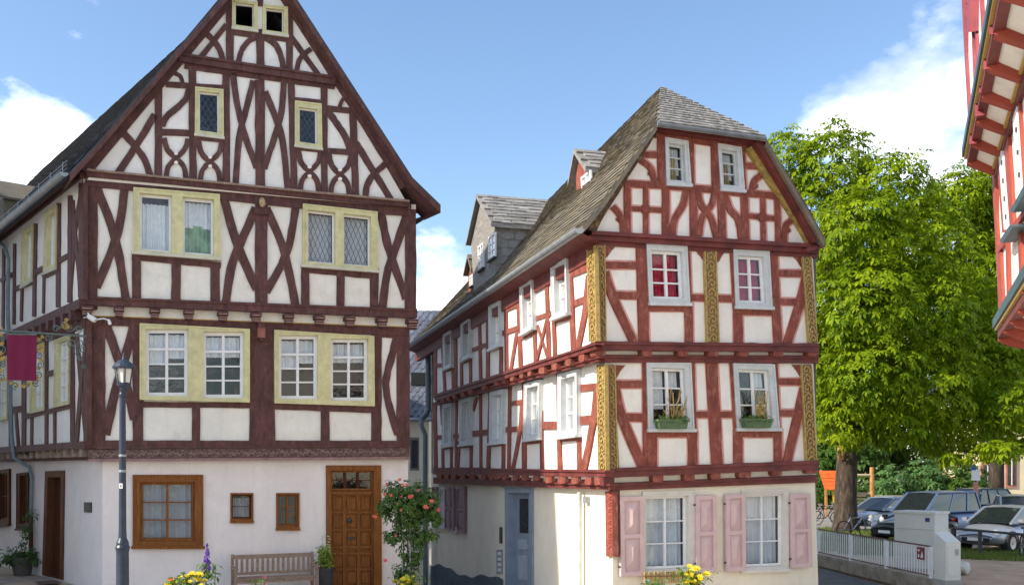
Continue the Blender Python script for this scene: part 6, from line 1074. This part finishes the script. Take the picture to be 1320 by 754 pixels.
# bed plants along the left house
def bed(name, label, cat, px, Y, fn, group=None):
    x = (px-CX)/F*Y; z = gz(x, Y); o = empty(name, (x, Y, z), label, cat, group); fn(o, x, Y, z); return o
def delph(o, x, Y, z):
    rr = random.Random(3); mb = MB(); fl = MB(); zt = H+(HY-699)/F*Y
    mb.tube([(x-.03, Y, z), (x-.02, Y, (z+zt)/2), (x+.01, Y, zt)], [.014, .012, .006], 6); mb.tube([(x+.06, Y, z), (x+.14, Y, z+.75), (x+.16, Y, z+.95)], [.01, .008, .004], 5); mb.build('stems', LM_PL, o)
    for i in range(75):
        t = rr.random()**.8; a = rr.uniform(0, 6.28); zz = zt-.02-t*.46; r = (.012+.06*t)*rr.uniform(.5, 1.2); flower(fl, (x+math.cos(a)*r, Y+math.sin(a)*r, zz), .022+.012*t, 5, (math.cos(a), math.sin(a), .2))
    fl.build('purple_spike', petal('petal_purple', (.16, .06, .42)), o, kind='stuff'); p = np.array([[x+rr.gauss(0, .10), Y+rr.gauss(0, .1), z+rr.uniform(.2, 1.05)] for _ in range(70)]); leaves('foliage', o, p, np.tile([0, -.3, 1.], (70, 1)), .13, LM_PL, 3, .6, .35)
bed('delphinium', 'purple delphinium spike below the large brown window', 'flower', 267, 17.2, delph)
def clump(cols, hpx, px, wid, nst, fr_, seed, lsize=.12, nleaf=160):
    def fn(o, x, Y, z):
        rr = random.Random(seed); zt = H+(HY-hpx)/F*Y; mb = MB(); tops = stems(mb, x, Y, z, nst, zt-z, wid, rr); mb.build('stems', LM_PL, o)
        for ci, (nm, c) in enumerate(cols):
            fl = MB()
            for i, p in enumerate(tops):
                if i % len(cols) == ci: flower(fl, p, fr_*rr.uniform(.7, 1.2), 8)
            fl.build('blooms', petal(nm, c), o, kind='stuff')
        p = np.array([[x+rr.gauss(0, wid*.6), Y+rr.gauss(0, wid*.4), z+(zt-z)*rr.uniform(.15, .97)] for _ in range(nleaf)]); leaves('foliage', o, p, rng.normal(size=(nleaf, 3))*.5+np.array([0, -.4, .9]), lsize, LM_PL, 3, .5, .3)
    return fn
bed('yellow_flowers', 'bright yellow flowers in the bed left of the bench', 'flower', 246, 17.0, clump([('petal_yellow', (.80, .62, .02))], 737, 246, .22, 34, .055, 5, .14, 90), 'bed flowers')
bed('orange_flowers', 'orange flowers at the left end of the bed', 'flower', 226, 17.1, clump([('petal_orange', (.78, .26, .02)), ('petal_yellow', (.8, .6, .02))], 745, 226, .18, 20, .045, 6, .16, 70), 'bed flowers')
bed('magenta_flowers', 'sparse magenta flowers in front of the bench', 'flower', 336, 17.4, clump([('petal_magenta', (.42, .03, .10))], 744, 336, .16, 8, .03, 8, .10, 60), 'bed flowers')
bed('yellow_green_flowers', 'yellow flowers at the foot of the rose bush', 'flower', 524, 21.0, clump([('petal_yellow', (.8, .6, .02)), ('petal_lime', (.45, .48, .05))], 742, 524, .26, 40, .05, 9, .10, 120), 'bed flowers')
bed('yellow_daisies', 'yellow daisies below the pink shutters', 'flower', 894, 17.6, clump([('petal_yellow', (.8, .6, .02))], 729, 894, .24, 26, .07, 10, .13, 120), 'bed flowers')
bed('green_plant', 'low grey green plant under the shuttered window', 'plant', 845, 17.6, clump([('leaf_grey_green', (.16, .26, .18))], 748, 845, .2, 12, .05, 11, .12, 90))
# little stake edging on the sill of the ground floor window
SE = empty('stake_edging', RF.at(862, 745, .2), 'row of short pale stakes below the shuttered window', 'edging')
for i in range(22):
    x = 831+i*2.9; y = 740-(i*.08); a = RF.at(x, y, .16); MB().tube([a+Vector((0, 0, -.18)), a+Vector((random.uniform(-.02, .02), 0, .05))], .017, 5).build('stake', M_STRAW, SE)
MB().tube([RF.at(829, 742.5, .19), RF.at(896, 741, .19)], .012, 5).build('binding_wire', mat('wire_brown', (.2, .11, .06), .8, .2, 9, 0), SE)
# bench
BE = Plane((LF.at(350, 603, .5).x, LF.at(350, 603, .5).y), dF, nF); ub0, ub1 = BE.uz(299, 720, 0)[0], BE.uz(403, 720, 0)[0]; bzz = H+(HY-714)/F*BE.at(350, 714, 0).y-.92
BN = empty('garden_bench', BE.P((ub0+ub1)/2, bzz, .2), 'weathered wooden garden bench against the pinkish wall', 'bench')
bpr = lambda n, u0, u1, z0, z1, w0, w1: mesh(n, *prism(BE, [(u0, bzz+z1), (u1, bzz+z1), (u1, bzz+z0), (u0, bzz+z0)], w0, w1), M_GREYWOOD, BN)
bpr('top_rail', ub0, ub1, .84, .93, -.02, .03); bpr('lower_rail', ub0, ub1, .48, .54, .0, .04)
for i in range(15): u = ub0+.10+(ub1-ub0-.2)*i/14; bpr('back_slat', u-.03, u+.03, .53, .85, .003, .022)
for i in range(5): bpr('seat_slat', ub0+.03, ub1-.03, .42, .445, .05+i*.1, .14+i*.1)
for u in (ub0-.02, ub1-.04): bpr('leg', u, u+.06, -.3, .95, -.03, .035); bpr('leg', u, u+.06, -.3, .64, .46, .53); bpr('arm_rest', u-.01, u+.08, .64, .68, -.02, .56)
bpr('front_rail', ub0, ub1, .34, .42, .49, .52)
# pots
def pot(name, label, c, r0, r1, h, m, fn):
    o = empty(name, c, label, 'potted plant'); MB().lathe(c, [(r0*.9, 0), (r0, .01), (r1*.97, h-.06), (r1*1.06, h-.05), (r1*1.06, h), (r1*.9, h), (r1*.88, h-.05)], 20).build('pot', m, o, smooth=False); fn(o, Vector(c)+Vector((0, 0, h-.04))); return o
def white_stock(o, p):
    rr = random.Random(12); mb = MB(); fl = MB(); n = 90
    for i in range(11):
        a = rr.uniform(0, 6.28); r = rr.uniform(0, .12); hh = rr.uniform(.35, .62) if i > 2 else .8; mb.tube([p, p+Vector((math.cos(a)*r*.6, math.sin(a)*r*.6, hh*.5)), p+Vector((math.cos(a)*r, math.sin(a)*r, hh))], [.008, .006, .004], 4)
        for k in range(6): flower(fl, p+Vector((math.cos(a)*r*.9+rr.gauss(0, .015), math.sin(a)*r*.9+rr.gauss(0, .015), hh*(.55+.08*k))), .022, 5)
    mb.build('stems', LM_PL, o); fl.build('white_blooms', petal('petal_cream', (.72, .70, .45)), o, kind='stuff')
    q = np.array([[p.x+rr.gauss(0, .09), p.y+rr.gauss(0, .08), p.z+rr.uniform(.02, .5)] for _ in range(120)]); leaves('foliage', o, q, rng.normal(size=(120, 3))*.7+np.array([0, -.3, .6]), .14, leafmat('leaf_light', (.14, .24, .03), (.30, .38, .08), .3), 3, .3, .28)
pc = LF.at(419, 731, .55); pot('potted_stock', 'dark grey pot with pale flowering plant between bench and door', (pc.x, pc.y, pc.z-.62), .16, .21, .62, mat('pot_dark', (.05, .05, .055), .6, .1, 5, .1), white_stock)
def lane_plant(o, p):
    rr = random.Random(14); n = 260; q = np.array([[p.x+rr.gauss(0, .22)-.08, p.y+rr.gauss(0, .15), p.z+abs(rr.gauss(.05, .14))-.12] for _ in range(n)]); leaves('foliage', o, q, rng.normal(size=(n, 3))*.5+np.array([-.2, -.4, .8]), .11, LM_ROSE, 5, .4, .5)
    mb = MB(); tp = SG.at(41, 655, .15); mb.tube([p, p.lerp(tp, .5)+Vector((.05, 0, 0)), tp], [.012, .01, .005], 5); mb.build('climbing_stem', M_BARK, o)
    q = np.array([list(p.lerp(tp, rr.random()**.8)+Vector((rr.gauss(0, .09), rr.gauss(0, .05), 0))) for _ in range(70)]); leaves('climbing_leaves', o, q, rng.normal(size=(70, 3))*.5+np.array([-.2, -.6, .5]), .09, LM_ROSE, 4, .5, .5)
pc = SG.at(29, 735, .35); pot('lane_pot', 'brown grey pot with leafy plant beside the dark side door', (pc.x, pc.y, gz(pc.x, pc.y)), .2, .29, .52, mat('pot_brown', (.10, .085, .075), .7, .15, 5, .1), lane_plant)
# paving slabs along the lane
M_SLAB = mat('lane_slab', (.42, .31, .21), .9, .15, 2.5, .35, 30, col2=(.33, .26, .20)); M_SLAB2 = mat('lane_slab_grey', (.36, .31, .27), .9, .15, 2.5, .35, 30)
lv = []
for i in range(20):
    for j in (0, 3.2): q = SG.P(-3+i, 0, j); lv.append(Vector((q.x, q.y, gz(q.x, q.y)+.006)))
LA = mesh('lane_paving', lv, [(2*i, 2*i+1, 2*i+3, 2*i+2) for i in range(19)], M_GRD, kind='structure')
for i in range(22):
    for j in range(7):
        u, w = -1.5+i*.62+(j % 2)*.3, .03+j*.42; qs = [(u+.015, w+.012), (u+.6, w+.012), (u+.6, w+.405), (u+.015, w+.405)]; vv = []
        tz = random.uniform(0, .012)
        for a, b in qs: P_ = SG.P(a, 0, b); vv.append(Vector((P_.x, P_.y, gz(P_.x, P_.y)+.03+tz)))
        vv += [q-Vector((0, 0, .08)) for q in vv]; mesh('slab', vv, [(0, 1, 2, 3), (0, 1, 5, 4), (1, 2, 6, 5), (2, 3, 7, 6), (3, 0, 4, 7)], random.choice([M_SLAB, M_SLAB, M_SLAB2]), LA)
dm = SG.at(75, 748, .55); o = mesh('doormat', [SG.P(SG.uz(84, 747, .2)[0], gz(dm.x, dm.y)+.06, .25), SG.P(SG.uz(84, 747, .2)[0]+.8, gz(dm.x, dm.y)+.055, .25), SG.P(SG.uz(84, 747, .2)[0]+.8, gz(dm.x, dm.y)+.055, .7), SG.P(SG.uz(84, 747, .2)[0], gz(dm.x, dm.y)+.06, .7)], [(0, 1, 2, 3)], mat('mat_brown', (.12, .06, .045), .95, .2, 20, .3)); tag(o, 'dark brown doormat in front of the side door', 'doormat')
# street lamp
ly = 15.0; lx = (158-CX)/F*ly; lz = gz(lx, ly); zy = lambda y: H+(HY-y)/F*ly
ST = empty('street_lamp', (lx, ly, lz), 'dark blue lantern street lamp in front of the brown timber corner', 'street lamp')
MB().lathe((lx, ly, 0), [(.12, lz-.1), (.12, lz+.2), (.098, lz+.25), (.092, zy(712)), (.097, zy(709)), (.11, zy(705)), (.092, zy(702)), (.092, zy(699)), (.062, zy(693)), (.056, zy(680)), (.046, zy(512)), (.058, zy(511)), (.058, zy(508)), (.046, zy(506)), (.05, zy(503))], 18).build('pole', M_LAMP, ST, smooth=False)
MB().lathe((lx+.02, ly, 0), [(.045, zy(504)), (.06, zy(500)), (.10, zy(497)), (.105, zy(494)), (.07, zy(492))], 12).build('lantern_base', M_LAMP, ST)
MB().lathe((lx+.02, ly, 0), [(.095, zy(495)), (.135, zy(474.5))], 6).build('lantern_glass', mat('lantern_glass', (.62, .60, .56), .3, .05, 5, 0), ST)
mb = MB()
for k in range(6): a = k*math.pi/3; X6 = Vector((0, 0, 1)).orthogonal(); mb.tube([(lx+.02+math.cos(a)*.098, ly+math.sin(a)*.098, zy(495)), (lx+.02+math.cos(a)*.14, ly+math.sin(a)*.14, zy(474))], .010, 5)
mb.build('lantern_bars', M_LAMP, ST); MB().lathe((lx+.02, ly, 0), [(.05, zy(490)), (.05, zy(482))], 10).build('lamp_socket', M_LAMP, ST)
MB().lathe((lx+.02, ly, 0), [(.165, zy(475.5)), (.172, zy(473)), (.14, zy(469)), (.07, zy(464.5)), (.03, zy(463)), (.022, zy(460)), (.012, zy(455))], 16).build('lantern_cap', M_LAMP, ST)
MB().box((lx, ly-.062, zy(626)), .05, .012, .08).build('sticker', M_WHT, ST); MB().box((lx, ly-.069, zy(626)), .012, .004, .04).build('sticker_mark', M_IRON, ST)
for y in (587, 607): MB().lathe((lx, ly, 0), [(.055, zy(y+1.5)), (.058, zy(y)), (.055, zy(y-1.5))], 16).build('strap', M_ZINC, ST)
# wrought iron hanging sign at the corner of the left house
HS = Plane((CORNER.x+nF.x*.1, CORNER.y+nF.y*.1), (-nS.x, -nS.y), Vector((dS.x, dS.y))*-1)
IB = empty('iron_bracket', HS.at(113, 433, 0), 'ornate wrought iron sign bracket with gilded leaves on the house corner', 'sign bracket'); hp = lambda x, y: HS.at(x, y, 0)
MB().tube([hp(-12, 425.5), hp(40, 428.5), hp(112, 433.5)], .022, 8).build('arm', M_IRONG, IB); MB().tube([hp(113, 428), hp(113, 478)], .018, 8).build('wall_bar', M_IRONG, IB)
sc_ = MB(); gl_ = MB()
def spiral(x, y, r, turns=1.4, a0=0, s=1): return [hp(x+r*(1-t*.8)*math.cos(a0+s*t*turns*6.28), y+r*(1-t*.8)*math.sin(a0+s*t*turns*6.28)) for t in np.linspace(0, 1, 22)]
for (x, y, r, s) in [(62, 435, 5, 1), (72, 424, 5, -1), (90, 422, 6, 1), (101, 424, 5, -1), (93, 443, 6, 1), (103, 442, 5, -1), (98, 452, 5, 1), (107, 451, 4, -1), (103, 462, 4, 1), (108, 472, 3, 1), (82, 419, 4, 1), (52, 440, 4, -1), (3, 470, 6, 1), (2, 450, 6, -1), (3, 436, 5, 1), (1, 487, 5, -1), (52, 470, 5, 1), (51, 458, 5, -1), (50, 484, 5, 1), (20, 497, 5, 1), (34, 496, 5, -1), (46, 493, 5, 1)]: sc_.tube(spiral(x, y, r, 1.3, x*.7, s), .012, 5)
sc_.tube([hp(75, 424), hp(84, 416), hp(85, 412)], .012, 5); sc_.build('scrolls', M_IRONG, IB, kind='stuff'); rr = random.Random(2)
for (x, y) in [(85, 412), (84, 417), (82, 422), (87, 421), (50, 437), (52, 444), (3, 442), (0, 455), (4, 463), (2, 478), (16, 494), (22, 497), (30, 497), (37, 495), (44, 494), (52, 452), (53, 464), (51, 476), (47, 486), (5, 490), (0, 432), (1, 425), (56, 433)]:
    for k in range(2): p = hp(x+rr.uniform(-1.5, 1.5), y+rr.uniform(-1.5, 1.5)); flower(gl_, p, .055*rr.uniform(.7, 1.2), 5, (rr.uniform(-1, 1), -1, rr.uniform(-1, 1)))
gl_.build('gilded_leaves', M_GOLD, IB, kind='stuff')
bq = [HS.uz(8, 431), HS.uz(46.5, 431.5), HS.uz(46, 491), HS.uz(8.5, 490)]
bn = empty('banner', HS.P(*bq[3]), 'plain burgundy cloth banner hanging from the iron bracket', 'banner'); v = []; f = []
for i in range(13):
    for j in range(9): u, z = lerp2(bq, i/12, j/8); v.append(HS.P(u, z, .05+.012*math.sin(i*1.1)+.008*math.sin(j+i*.4)))
mesh('cloth', v, [(i*9+j, i*9+j+1, (i+1)*9+j+1, (i+1)*9+j) for i in range(12) for j in range(8)], mat('burgundy_cloth', (.19, .012, .06), .85, .15, 30, .3, 80), bn, smooth=True); MB().tube([HS.P(*bq[0], .05), HS.P(*bq[1], .05)], .02, 8).build('top_rod', M_IRONG, bn)
# white floodlight at the corner
FL = empty('floodlight', LF.at(120, 409, o1+.2), 'small white lamp and cable arm under the jetty at the corner', 'lamp'); lp = lambda x, y, w=.25: LF.at(x, y, o1+w)
MB().tube([lp(113, 403), lp(117, 409), lp(123, 412), lp(134, 410.5), lp(141, 413)], .016, 6).build('arm', M_WHT, FL); MB().lathe(lp(118, 410), [(.03, -.1), (.055, -.06), (.06, .08), (.05, .1)], 12, (.8, 0, -.5)).build('lamp_head', M_WHT, FL); MB().lathe(lp(141, 415), [(.02, -.06), (.035, 0), (.035, .06)], 10, (.3, 0, -1)).build('sensor_head', M_WHT, FL)
